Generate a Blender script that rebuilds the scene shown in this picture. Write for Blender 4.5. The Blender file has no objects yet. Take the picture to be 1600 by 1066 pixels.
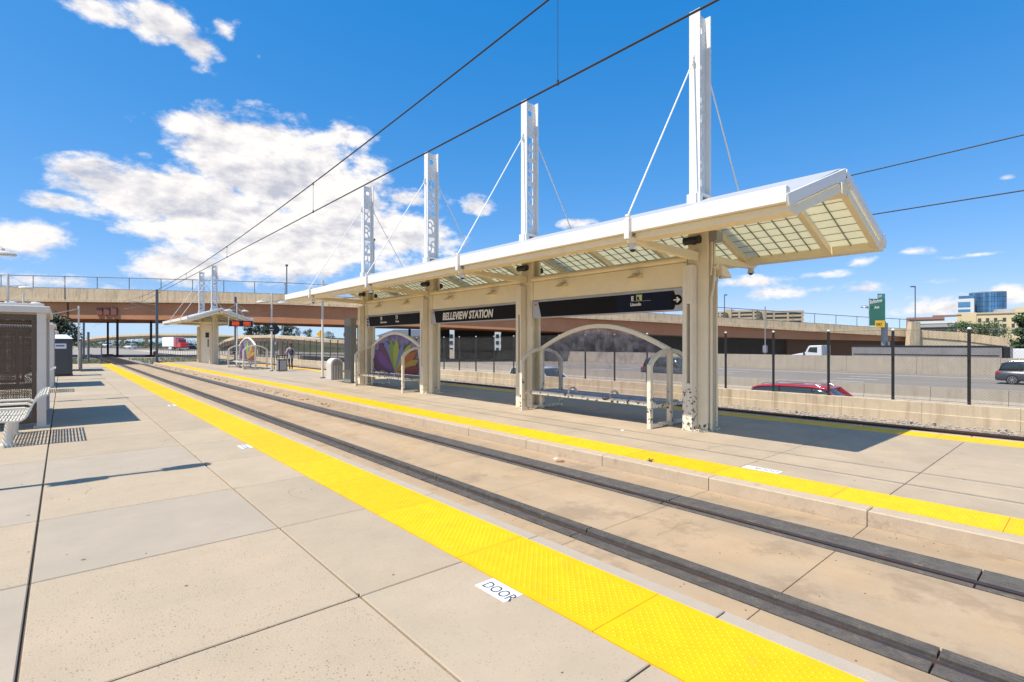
import bpy, bmesh, math, random
from mathutils import Vector, Matrix
R = math.radians
rnd = random.Random(7)
scene = bpy.context.scene
COL = scene.collection

# ------------------------------------------------------------------ camera
TH = R(41.1); CT, ST = math.cos(TH), math.sin(TH); F = 805.0
cam_d = bpy.data.cameras.new("camera")
cam = bpy.data.objects.new("camera", cam_d); COL.objects.link(cam)
cam.location = (0, 0, 1.8); cam.rotation_euler = (R(90), 0, -TH)
cam_d.sensor_width = 36; cam_d.lens = F/1600*36; cam_d.shift_y = 0.0025
cam_d.clip_start = .05; cam_d.clip_end = 9000
scene.camera = cam
def ray(u, v):            # direction of the photograph's pixel in the world
    a = u-800; return Vector((CT*a+ST*F, -ST*a+CT*F, 537-v))
def at(u, v, D):          # world point that far in front of the camera
    r = ray(u, v)*(D/F); return Vector((r.x, r.y, r.z+1.8))

# ------------------------------------------------------------------ light
SUN = Vector((-.61, .055, 1)).normalized()
SUN_E = math.asin(SUN.z); SUN_AZ = math.atan2(SUN.x, SUN.y)
sl = bpy.data.lights.new("sun", 'SUN'); sl.energy = 4.7; sl.angle = R(.53); sl.color = (1, .945, .85)
so = bpy.data.objects.new("sun", sl); COL.objects.link(so)
so.rotation_euler = (-SUN).to_track_quat('-Z', 'Y').to_euler(); so.location = (-30, 0, 60)
scene.view_settings.view_transform = 'Standard'; scene.view_settings.look = 'None'
scene.view_settings.exposure = 0.32; scene.view_settings.gamma = 1
scene.view_settings.use_curve_mapping = False

world = bpy.data.worlds.new("World"); scene.world = world; world.use_nodes = True
def build_world():
    nt = world.node_tree; N = nt.nodes; L = nt.links; N.clear()
    def nd(t, **k):
        n = N.new(t)
        for a, b in k.items(): setattr(n, a, b)
        return n
    def put(sock, v):
        if hasattr(v, 'is_linked') or hasattr(v, 'links'): L.new(v, sock)
        else: sock.default_value = v
    def m(op, a, b=0.0, c=None, clamp=False):
        n = nd('ShaderNodeMath', operation=op); n.use_clamp = clamp
        put(n.inputs[0], a); put(n.inputs[1], b)
        if c is not None: put(n.inputs[2], c)
        return n.outputs[0]
    def vm(op, a, b=None, out=0):
        n = nd('ShaderNodeVectorMath', operation=op); put(n.inputs[0], a)
        if b is not None: put(n.inputs[1], b)
        return n.outputs[out]
    tc = nd('ShaderNodeTexCoord').outputs['Generated']
    d = vm('NORMALIZE', tc)
    sep = nd('ShaderNodeSeparateXYZ'); L.new(d, sep.inputs[0])
    az = m('ARCTAN2', sep.outputs[0], sep.outputs[1]); el = m('ARCSINE', sep.outputs[2])
    cmb = nd('ShaderNodeCombineXYZ'); L.new(az, cmb.inputs[0]); L.new(el, cmb.inputs[1])
    p = cmb.outputs[0]
    def noise(vec, scale, detail, rough, dist=0.0):
        n = nd('ShaderNodeTexNoise'); n.inputs['Scale'].default_value = scale
        n.inputs['Detail'].default_value = detail; n.inputs['Roughness'].default_value = rough
        n.inputs['Distortion'].default_value = dist
        L.new(vec, n.inputs['Vector']); return n.outputs['Fac']
    # cloud banks: azimuth / elevation ellipses broken up by noise
    blobs = [(405,214,135,28,1.2),(268,306,150,50,1.5),(440,262,150,80,1.4),(520,215,62,36,.8),(98,318,66,20,.9),(350,340,150,52,1.3),
             (555,320,66,66,1.1),(300,418,115,26,1),(470,385,170,60,1.25),(615,365,110,46,1.1),(640,313,62,20,.7),(746,324,28,18,.65),
             (150,16,66,26,.85),(255,34,62,44,.95),(312,74,48,38,.9),(352,48,24,30,.6),(40,374,92,38,.9),(404,88,11,11,.40),
             (200,186,22,10,.42),(172,402,60,14,.5),(225,240,46,16,.5),(80,440,120,14,.55),
             (1425,393,50,8,.50),(1290,428,38,7,.48),(1240,456,90,13,.52),(1350,452,60,11,.46),(1478,438,60,8,.46),(1530,398,80,5,.46),
             (1485,478,90,22,.6),(1578,466,46,34,.62),(905,350,30,8,.5),(1350,407,36,8,.5),(1572,278,16,6,.42),(1180,440,60,9,.5),
             (-260,300,200,90,.9),(-600,120,180,120,.8),(1900,360,180,50,.7)]
    dens = None
    for (u, v, ru, rv, w) in blobs:
        r0 = ray(u, v).normalized(); a0 = math.atan2(r0.x, r0.y); e0 = math.asin(r0.z)
        r1 = ray(u+ru, v).normalized(); r2 = ray(u, v-rv).normalized()
        sa = abs(math.atan2(r1.x, r1.y)-a0); se = abs(math.asin(r2.z)-e0)
        q = vm('MULTIPLY', vm('SUBTRACT', p, (a0, e0, 0)), (1/max(sa,.003), 1/max(se,.003), 0))
        ln = vm('LENGTH', q, out=1)
        f = m('MULTIPLY', m('SUBTRACT', 1.25, ln), w)
        dens = f if dens is None else m('SMOOTH_MAX', dens, f, .18)
    # the rest of the sky, behind the camera, carries loose cloud of the same kind
    ds = vm('MULTIPLY', d, (1, 1, 1.9))
    n1 = noise(ds, 8.5, 12, .60, .12)
    n2 = noise(vm('ADD', ds, (-.013, .003, .024)), 8.5, 5, .60, .12)
    nb = noise(ds, 27, 10, .62, .1)
    nl = noise(ds, 2.2, 4, .55)
    back = m('MULTIPLY', m('SUBTRACT', m('ABSOLUTE', m('SUBTRACT', az, TH)), 1.1), 2.2, clamp=True)
    back0 = back
    back = m('MULTIPLY', back, m('SUBTRACT', nl, .50))
    dens = m('MINIMUM', dens, m('MULTIPLY', dens, 3.2))
    dens = m('MAXIMUM', dens, m('SUBTRACT', m('MULTIPLY', back, 5.0), m('MULTIPLY', m('SUBTRACT', 1.0, back0), 4.0)))
    fine = m('MULTIPLY', m('SUBTRACT', nb, .5), 1.1)
    dd = m('ADD', m('ADD', dens, m('MULTIPLY', m('SUBTRACT', n1, .5), 2.15)), fine)
    mr = nd('ShaderNodeMapRange', interpolation_type='SMOOTHSTEP'); L.new(dd, mr.inputs[0])
    mr.inputs[1].default_value = .18; mr.inputs[2].default_value = .72
    cov = mr.outputs[0]
    hz = nd('ShaderNodeMapRange'); L.new(el, hz.inputs[0]); hz.inputs[1].default_value = -.02; hz.inputs[2].default_value = .03
    cov = m('MULTIPLY', cov, hz.outputs[0])
    # cloud shading: brighter towards the sun, lavender grey in thick undersides
    lit = m('MULTIPLY', m('SUBTRACT', n1, n2), 5.0)
    thick = nd('ShaderNodeMapRange'); L.new(dd, thick.inputs[0]); thick.inputs[1].default_value = .5; thick.inputs[2].default_value = 2.2
    sh = m('ADD', m('SUBTRACT', .92, m('MULTIPLY', m('MULTIPLY', thick.outputs[0], m('MULTIPLY', m('SUBTRACT', noise(ds, 4.5, 3, .5), .30, clamp=True), 3.0)), .72)), lit, clamp=True)
    sh = m('ADD', sh, m('MULTIPLY', m('SUBTRACT', nb, .5), .55), clamp=True)
    mc = nd('ShaderNodeMix', data_type='RGBA'); L.new(sh, mc.inputs[0])
    mc.inputs[6].default_value = (.46, .475, .55, 1); mc.inputs[7].default_value = (.84, .81, .79, 1)
    sky = nd('ShaderNodeTexSky'); sky.sky_type = 'NISHITA'; sky.sun_disc = False
    sky.sun_elevation = SUN_E; sky.sun_rotation = SUN_AZ % (2*math.pi)
    sky.air_density = 1.0; sky.dust_density = .2; sky.ozone_density = 3.2; sky.altitude = 1200
    # colour response of the sky: deep azure overhead, paler and softer towards the horizon
    sc = nd('ShaderNodeSeparateColor'); L.new(sky.outputs[0], sc.inputs[0])
    rr_ = m('MAXIMUM', m('SUBTRACT', m('MULTIPLY', sc.outputs[0], 1.04), .62), .10)
    gg_ = m('MULTIPLY', m('POWER', sc.outputs[1], .70), 1.66)
    bb_ = m('MULTIPLY', m('POWER', sc.outputs[2], .44), 3.75)
    rr_ = m('MINIMUM', rr_, m('MULTIPLY', gg_, .74))
    cc = nd('ShaderNodeCombineColor'); L.new(rr_, cc.inputs[0]); L.new(gg_, cc.inputs[1]); L.new(bb_, cc.inputs[2])
    b1 = nd('ShaderNodeBackground'); L.new(cc.outputs[0], b1.inputs[0]); b1.inputs[1].default_value = .095
    b2 = nd('ShaderNodeBackground'); L.new(mc.outputs[2], b2.inputs[0]); b2.inputs[1].default_value = 1.0
    mx = nd('ShaderNodeMixShader'); L.new(cov, mx.inputs[0]); L.new(b1.outputs[0], mx.inputs[1]); L.new(b2.outputs[0], mx.inputs[2])
    out = nd('ShaderNodeOutputWorld'); L.new(mx.outputs[0], out.inputs[0])
build_world()

# ------------------------------------------------------------------ materials
def mat(name, col, rough=.6, metal=0.0, var=0.0, vscale=2.0, grain=0.0, gscale=120, bump=0.0, bscale=60, col2=None, spec=.5,
        speck=0.0, objvar=0.0, peel=None, streak=0.0, lanes=0.0, alpha=1.0, emit=None, est=1.0, trans=0.0, transl=0.0, stain=None):
    m = bpy.data.materials.new(name); m.use_nodes = True
    nt = m.node_tree; N = nt.nodes; L = nt.links
    b = N['Principled BSDF']
    b.inputs['Roughness'].default_value = rough; b.inputs['Metallic'].default_value = metal
    b.inputs['Specular IOR Level'].default_value = spec
    b.inputs['Alpha'].default_value = alpha
    if trans: b.inputs['Transmission Weight'].default_value = trans
    if emit: b.inputs['Emission Color'].default_value = (*emit, 1); b.inputs['Emission Strength'].default_value = est
    tc = N.new('ShaderNodeTexCoord'); geo = N.new('ShaderNodeNewGeometry')
    P = geo.outputs['Position']
    def noise(s, det=6, rg=.6, vec=None):
        n = N.new('ShaderNodeTexNoise'); n.inputs['Scale'].default_value = s; n.inputs['Detail'].default_value = det
        n.inputs['Roughness'].default_value = rg; L.new(vec or P, n.inputs['Vector']); return n.outputs['Fac']
    def mr(x, a, b_, c, d):
        n = N.new('ShaderNodeMapRange'); L.new(x, n.inputs[0])
        for i, v in enumerate((a, b_, c, d)): n.inputs[i+1].default_value = v
        return n.outputs[0]
    def mix(f, a, c, mode='MIX'):
        n = N.new('ShaderNodeMix'); n.data_type = 'RGBA'; n.blend_type = mode
        if isinstance(f, float): n.inputs[0].default_value = f
        else: L.new(f, n.inputs[0])
        for i, v in ((6, a), (7, c)):
            if isinstance(v, tuple): n.inputs[i].default_value = (*v[:3], 1)
            else: L.new(v, n.inputs[i])
        return n.outputs[2]
    def mm(op, a, c):
        n = N.new('ShaderNodeMath'); n.operation = op
        for i, v in enumerate((a, c)):
            if isinstance(v, (int, float)): n.inputs[i].default_value = v
            else: L.new(v, n.inputs[i])
        return n.outputs[0]
    c = col
    if col2: c = mix(mr(noise(vscale, 7, .62), .36, .64, 0, 1), col, col2)
    if var:
        n = N.new('ShaderNodeHueSaturation'); 
        if isinstance(c, tuple): n.inputs['Color'].default_value = (*c, 1)
        else: L.new(c, n.inputs['Color'])
        L.new(mr(noise(vscale*1.7, 9, .65), .25, .75, 1-var, 1+var), n.inputs['Value']); c = n.outputs[0]
    if grain:
        n = N.new('ShaderNodeHueSaturation')
        if isinstance(c, tuple): n.inputs['Color'].default_value = (*c, 1)
        else: L.new(c, n.inputs['Color'])
        L.new(mr(noise(gscale, 3, .7), .25, .75, 1-grain, 1+grain), n.inputs['Value']); c = n.outputs[0]
    if objvar:
        oi = N.new('ShaderNodeObjectInfo'); n = N.new('ShaderNodeHueSaturation')
        if isinstance(c, tuple): n.inputs['Color'].default_value = (*c, 1)
        else: L.new(c, n.inputs['Color'])
        L.new(mr(oi.outputs['Random'], 0, 1, 1-objvar, 1+objvar), n.inputs['Value']); c = n.outputs[0]
    if speck:
        v = N.new('ShaderNodeTexVoronoi'); v.inputs['Scale'].default_value = 44; L.new(P, v.inputs['Vector'])
        f = mm('MULTIPLY', mr(v.outputs['Distance'], .17, .27, 1, 0), mr(noise(5, 4), .40, .56, .25, 1))
        wn = N.new('ShaderNodeSeparateColor'); L.new(v.outputs['Color'], wn.inputs[0])
        f = mm('MULTIPLY', f, mr(wn.outputs[0], .35, .5, 0, speck))
        c = mix(f, c, (.23, .165, .12))
    if stain:
        f = mr(noise(stain[1], 8, .7), stain[2], stain[2]+.1, 0, stain[3]); c = mix(f, c, stain[0])
    if lanes:     # tyre-darkened bands along the carriageway
        mp = N.new('ShaderNodeMapping'); L.new(P, mp.inputs[0]); mp.inputs['Scale'].default_value = (.9, .012, 1)
        c = mix(mr(noise(1.0, 5, .6, mp.outputs[0]), .42, .66, 0, lanes), c, (.13, .115, .10))
    if streak:
        mp = N.new('ShaderNodeMapping'); L.new(P, mp.inputs[0]); mp.inputs['Scale'].default_value = (2.2, 2.2, .16)
        c = mix(mr(noise(1.6, 7, .68, mp.outputs[0]), .50, .70, 0, streak), c, (.19, .115, .06))
    hgt = None
    if peel:     # peeling paint below a height: dark primer and rust with crisp edges
        z0, z1, amt = peel
        sx = N.new('ShaderNodeSeparateXYZ'); L.new(P, sx.inputs[0])
        hz = mr(sx.outputs[2], z0, z1, amt, 0)
        nn = noise(11, 9, .62)
        f = mr(mm('ADD', nn, hz), .80, .815, 0, 1)
        rc = mix(mr(noise(23, 5), .45, .6, 0, 1), (.045, .04, .04), (.20, .08, .03))
        c = mix(f, c, rc); hgt = f
    if isinstance(c, tuple): b.inputs['Base Color'].default_value = (*c, 1)
    else: L.new(c, b.inputs['Base Color'])
    if bump or hgt is not None:
        bn = N.new('ShaderNodeBump'); bn.inputs['Distance'].default_value = .02 if hgt is None else .006
        bn.inputs['Strength'].default_value = bump or .6
        if hgt is not None:
            inv = mm('SUBTRACT', 1.0, hgt); L.new(inv, bn.inputs['Height'])
        else: L.new(noise(bscale, 6, .7), bn.inputs['Height'])
        L.new(bn.outputs[0], b.inputs['Normal'])
    if transl:
        t = N.new('ShaderNodeBsdfTranslucent')
        if isinstance(c, tuple): t.inputs[0].default_value = (*c, 1)
        else: L.new(c, t.inputs[0])
        ms = N.new('ShaderNodeMixShader'); ms.inputs[0].default_value = transl
        L.new(b.outputs[0], ms.inputs[1]); L.new(t.outputs[0], ms.inputs[2]); L.new(ms.outputs[0], N['Material Output'].inputs[0])
    return m
def glassmat(name, tint, alpha, scuff=0.0):
    m = bpy.data.materials.new(name); m.use_nodes = True; nt = m.node_tree; N = nt.nodes; L = nt.links; N.clear()
    tr = N.new('ShaderNodeBsdfTransparent'); tr.inputs[0].default_value = (*tint, 1)
    gl = N.new('ShaderNodeBsdfGlossy'); gl.inputs['Roughness'].default_value = .05; gl.inputs[0].default_value = (1, 1, 1, 1)
    fr = N.new('ShaderNodeLayerWeight'); fr.inputs[0].default_value = .12
    mx = N.new('ShaderNodeMixShader'); L.new(fr.outputs['Fresnel'], mx.inputs[0]); L.new(tr.outputs[0], mx.inputs[1]); L.new(gl.outputs[0], mx.inputs[2])
    last = mx.outputs[0]
    if scuff:    # scratched, smoked acrylic with scorched patches towards the top
        geo = N.new('ShaderNodeNewGeometry')
        n = N.new('ShaderNodeTexNoise'); n.inputs['Scale'].default_value = 2.6; n.inputs['Detail'].default_value = 9; n.inputs['Roughness'].default_value = .68
        L.new(geo.outputs['Position'], n.inputs['Vector'])
        sx = N.new('ShaderNodeSeparateXYZ'); L.new(geo.outputs['Position'], sx.inputs[0])
        r1 = N.new('ShaderNodeMapRange'); L.new(sx.outputs[2], r1.inputs[0]); r1.inputs[1].default_value = 1.1; r1.inputs[2].default_value = 1.9; r1.inputs[3].default_value = -.10; r1.inputs[4].default_value = .16
        ad = N.new('ShaderNodeMath'); L.new(n.outputs['Fac'], ad.inputs[0]); L.new(r1.outputs[0], ad.inputs[1])
        r2 = N.new('ShaderNodeMapRange'); L.new(ad.outputs[0], r2.inputs[0]); r2.inputs[1].default_value = .47; r2.inputs[2].default_value = .72; r2.inputs[3].default_value = .05; r2.inputs[4].default_value = scuff
        df = N.new('ShaderNodeBsdfDiffuse')
        n2 = N.new('ShaderNodeTexNoise'); n2.inputs['Scale'].default_value = 6; n2.inputs['Detail'].default_value = 8; L.new(geo.outputs['Position'], n2.inputs['Vector'])
        cr = N.new('ShaderNodeValToRGB'); L.new(n2.outputs['Fac'], cr.inputs[0])
        cr.color_ramp.elements[0].position = .38; cr.color_ramp.elements[0].color = (.24, .23, .26, 1)
        cr.color_ramp.elements[1].position = .62; cr.color_ramp.elements[1].color = (.55, .54, .60, 1)
        L.new(cr.outputs[0], df.inputs[0])
        m2 = N.new('ShaderNodeMixShader'); L.new(r2.outputs[0], m2.inputs[0]); L.new(last, m2.inputs[1]); L.new(df.outputs[0], m2.inputs[2]); last = m2.outputs[0]
    out = N.new('ShaderNodeOutputMaterial'); L.new(last, out.inputs[0])
    return m

M = {}
M['slab_beige'] = mat('beige_concrete', (.455, .355, .24), .85, var=.07, vscale=1.1, grain=.10, gscale=170, bump=.12, bscale=90, stain=((.30, .22, .145), 1.3, .58, .22), objvar=.06, col2=(.415, .33, .225), speck=.55)
M['slab_speck'] = mat('exposed_aggregate', (.47, .36, .24), .85, var=.06, vscale=1.3, grain=.20, gscale=110, bump=.22, bscale=70, stain=((.34, .25, .165), 1.1, .56, .25), speck=1.0, col2=(.43, .34, .23))
M['slab_grey'] = mat('grey_concrete', (.415, .34, .25), .85, var=.05, vscale=1.4, grain=.10, gscale=150, bump=.10, bscale=100, stain=((.29, .23, .165), 1.5, .58, .22), objvar=.03, speck=.15, col2=(.385, .318, .232))
M['slab_island'] = mat('island_concrete', (.455, .355, .24), .85, var=.12, vscale=.9, grain=.09, gscale=160, bump=.12, bscale=80, objvar=.04, col2=(.405, .32, .222), stain=((.25, .17, .11), 1.7, .62, .30))
M['track_conc'] = mat('track_concrete', (.475, .325, .18), .88, var=.10, vscale=1.2, grain=.10, gscale=130, bump=.16, bscale=70, objvar=.03, col2=(.44, .32, .20), speck=.25, stain=((.23, .155, .095), 1.6, .52, .42), lanes=.22)
M['kerb'] = mat('kerb_concrete', (.48, .375, .26), .88, var=.10, vscale=3, grain=.08, gscale=60, bump=.15, bscale=40, objvar=.05, stain=((.24, .165, .11), 3.5, .58, .45))
M['kerb_top'] = mat('kerb_edge_concrete', (.43, .355, .265), .88, var=.06, vscale=3, grain=.13, gscale=110, bump=.2, bscale=60, objvar=.03)
M['joint'] = mat('joint_gap', (.11, .085, .065), .95)
M['yellow'] = mat('yellow_tactile', (.86, .47, .003), .5, var=.10, vscale=3, grain=.08, gscale=60, objvar=.05, spec=.25, stain=((.50, .29, .06), 6, .58, .35))
M['rubber'] = mat('rail_rubber', (.085, .076, .068), .62, spec=.25, var=.35, vscale=5, grain=.2, gscale=60, bump=.2, bscale=40, stain=((.20, .15, .10), 9, .56, .55))
M['rubberworn'] = mat('rail_rubber_worn', (.15, .13, .11), .6, var=.3, vscale=6, stain=((.06, .055, .05), 5, .5, .7))
M['rail_steel'] = mat('rail_steel', (.11, .075, .058), .42, metal=.6, var=.2, vscale=12, stain=((.16, .07, .035), 14, .5, .8))
M['groove'] = mat('groove_dark', (.022, .022, .024), .8)
M['ballast'] = mat('ballast', (.30, .26, .22), .95, var=.3, vscale=22, grain=.35, gscale=30, bump=1.0, bscale=16)
M['stone'] = mat('ballast_stone', (.36, .32, .28), .9, objvar=.2, var=.3, vscale=26)
M['wall_conc'] = mat('wall_concrete', (.54, .43, .295), .9, var=.16, vscale=1.3, grain=.12, gscale=60, bump=.3, bscale=26, streak=.55, objvar=.03, stain=((.17, .13, .10), 4, .66, .6))
M['barrier'] = mat('barrier_concrete', (.36, .31, .245), .9, var=.10, vscale=.8, grain=.08, gscale=30, streak=.32, objvar=.03)
M['parapet'] = mat('parapet_concrete', (.66, .51, .335), .9, var=.12, vscale=.35, grain=.08, gscale=8, streak=.6, col2=(.57, .44, .29))
M['girder'] = mat('rust_brown_girder', (.52, .235, .115), .8, var=.10, vscale=.25, col2=(.46, .20, .095))
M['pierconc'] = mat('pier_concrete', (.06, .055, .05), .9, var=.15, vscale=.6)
M['lightconc'] = mat('light_concrete', (.52, .44, .33), .9, var=.10, vscale=.3, streak=.2)
M['road'] = mat('highway_concrete', (.255, .215, .17), .9, var=.12, vscale=.10, grain=.08, gscale=4, lanes=.5, stain=((.13, .12, .11), .35, .6, .35))
M['paint'] = mat('road_paint', (.75, .75, .72), .7)
M['ground'] = mat('ground_soil', (.27, .225, .155), .95, col2=(.15, .155, .075), vscale=.05, var=.2, grain=.2, gscale=2)
M['shade_ground'] = mat('dark_gravel', (.07, .062, .055), .95, var=.3, vscale=1)
M['cream'] = mat('cream_paint', (.86, .75, .50), .42, var=.05, vscale=1.5, grain=.02, gscale=30)
M['cream2'] = mat('cream_paint_weathered', (.80, .71, .53), .5, peel=(0.1, .8, .20), var=.06, vscale=2)
M['creamold'] = mat('cream_paint_peeling', (.80, .73, .58), .5, peel=(.80, 1.02, .252), var=.06, vscale=2)
M['shel'] = mat('shelter_paint', (.80, .72, .56), .5, var=.05, vscale=3, peel=(.5, 1.7, .225))
M['white'] = mat('white_paint', (.80, .77, .71), .4, var=.025, vscale=2)
M['whitem'] = mat('mast_white_paint', (.78, .765, .735), .4, var=.03, vscale=2)
M['rooftop'] = mat('roof_sheet', (.44, .44, .44), .5, var=.06, vscale=1)
M['pane'] = mat('translucent_pane', (.90, .86, .68), .5, transl=.62, var=.03, vscale=1.2)
M['gridbar'] = mat('grid_bar', (.27, .28, .23), .6)
M['black'] = mat('black_plastic', (.018, .018, .018), .4)
M['signblack'] = mat('sign_black', (.013, .012, .012), .6, spec=.12)
M['signnavy'] = mat('sign_navy', (.012, .016, .032), .6, spec=.12)
M['silver'] = mat('silver_sign', (.46, .44, .43), .4, metal=.25)
M['orange'] = mat('orange_print', (.62, .20, .10), .6)
M['letter'] = mat('sign_lettering', (.80, .76, .68), .5)
M['sticker'] = mat('white_sticker', (.80, .80, .80), .6, var=.03, vscale=20)
M['ink'] = mat('dark_ink', (.07, .07, .09), .7)
M['limegreen'] = mat('route_lime', (.50, .60, .22), .6)
M['greymetal'] = mat('grey_steel', (.15, .155, .16), .45, metal=.3, var=.1, vscale=2)
M['galv'] = mat('galvanised', (.36, .36, .36), .45, metal=.5)
M['postblack'] = mat('black_fence_post', (.018, .017, .017), .45)
M['wire'] = mat('overhead_wire', (.035, .032, .030), .5, metal=.2)
M['mesh'] = mat('chain_link', (.085, .082, .078), .5, metal=.2)
M['clear'] = glassmat('clear_acrylic', (.93, .92, .94), .2, scuff=.36)
M['clearside'] = glassmat('shelter_glass', (.93, .93, .92), .2)
M['brownperf'] = mat('brown_perforated_metal', (.115, .075, .048), .5, var=.1)
M['perflight'] = mat('perforated_metal_light', (.42, .38, .33), .5)
M['shelwhite'] = mat('shelter_white_frame', (.68, .635, .56), .45, var=.05, vscale=3)
M['benchwhite'] = mat('bench_white', (.74, .70, .61), .4, var=.05, vscale=4)
M['concwhite'] = mat('painted_aggregate', (.55, .53, .49), .9, grain=.15, gscale=70, bump=.5, bscale=50)
M['concagg'] = mat('pebble_face', (.33, .28, .22), .95, var=.3, vscale=30, bump=.8, bscale=40)
M['toilet'] = mat('toilet_grey', (.065, .070, .078), .5)
M['toiletroof'] = mat('toilet_roof', (.75, .77, .80), .4)
M['leaf'] = mat('leaf', (.060, .105, .028), .6, col2=(.035, .065, .020), vscale=1.2, var=.25)
M['leaf2'] = mat('leaf_far', (.055, .095, .035), .7, col2=(.030, .048, .022), vscale=.1, var=.25)
M['weed'] = mat('weed_leaf', (.13, .17, .05), .7, col2=(.22, .19, .08), vscale=3)
M['bark'] = mat('bark', (.09, .065, .045), .9, var=.3, vscale=8)
M['glassblue'] = mat('blue_curtain_glass', (.09, .22, .38), .15, metal=.4, var=.3, vscale=.08, objvar=.30)
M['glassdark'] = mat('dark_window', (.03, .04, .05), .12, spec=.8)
M['bwhite'] = mat('white_facade', (.62, .62, .60), .7)
M['byellow'] = mat('yellow_stucco', (.62, .50, .30), .8, var=.06, vscale=.15)
M['bbrick'] = mat('brick_facade', (.29, .15, .12), .85, var=.1, vscale=.4)
M['bgrey'] = mat('grey_facade', (.36, .34, .32), .8, var=.08, vscale=.2)
M['btan'] = mat('tan_facade', (.42, .33, .22), .85, var=.1, vscale=.2)
M['signgreen'] = mat('highway_green', (.008, .13, .075), .4)
M['signteal'] = mat('highway_teal', (.015, .20, .16), .4)
M['signyellow'] = mat('highway_yellow', (.85, .48, .02), .4)
M['tyre'] = mat('tyre', (.015, .015, .015), .8)
M['rim'] = mat('wheel_rim', (.50, .50, .50), .3, metal=.8)
M['chrome'] = mat('chrome_trim', (.6, .6, .6), .2, metal=.9)
M['carglass'] = mat('car_glass', (.025, .035, .035), .06, spec=1.0)
M['taillight'] = mat('tail_light', (.45, .02, .02), .25)
M['headlight'] = mat('headlight_lens', (.7, .7, .72), .15)
def carpaint(name, c):
    m = mat(name, c, .32, metal=.15); m.node_tree.nodes['Principled BSDF'].inputs['Coat Weight'].default_value = .7; return m
M['red'] = carpaint('red_car_paint', (.50, .012, .022)); M['cwhite'] = carpaint('white_car_paint', (.74, .75, .76))
M['cdark'] = carpaint('charcoal_car_paint', (.035, .037, .045)); M['cgrey'] = carpaint('grey_car_paint', (.055, .06, .072))
M['tgrey'] = mat('trailer_grey', (.24, .225, .22), .55, var=.15, vscale=.6, streak=.2)
M['skin'] = mat('skin', (.40, .23, .16), .6); M['hair'] = mat('dark_red_hair', (.06, .02, .018), .7)
M['shirt'] = mat('pale_pink_shirt', (.55, .42, .45), .85, var=.2, vscale=9); M['pants'] = mat('black_trousers', (.015, .015, .018), .8)
M['bag'] = mat('dark_backpack', (.05, .045, .06), .8); M['shorts'] = mat('grey_cloth', (.28, .29, .33), .85); M['shoe'] = mat('yellow_sole_shoe', (.45, .32, .10), .7)
M['led'] = mat('red_led', (.4, .05, .02), .6, emit=(1, .10, .02), est=.9)
M['sigred'] = mat('dark_red_sign', (.20, .03, .03), .6)
M['signwhite'] = mat('white_panel', (.74, .74, .73), .5)

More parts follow.
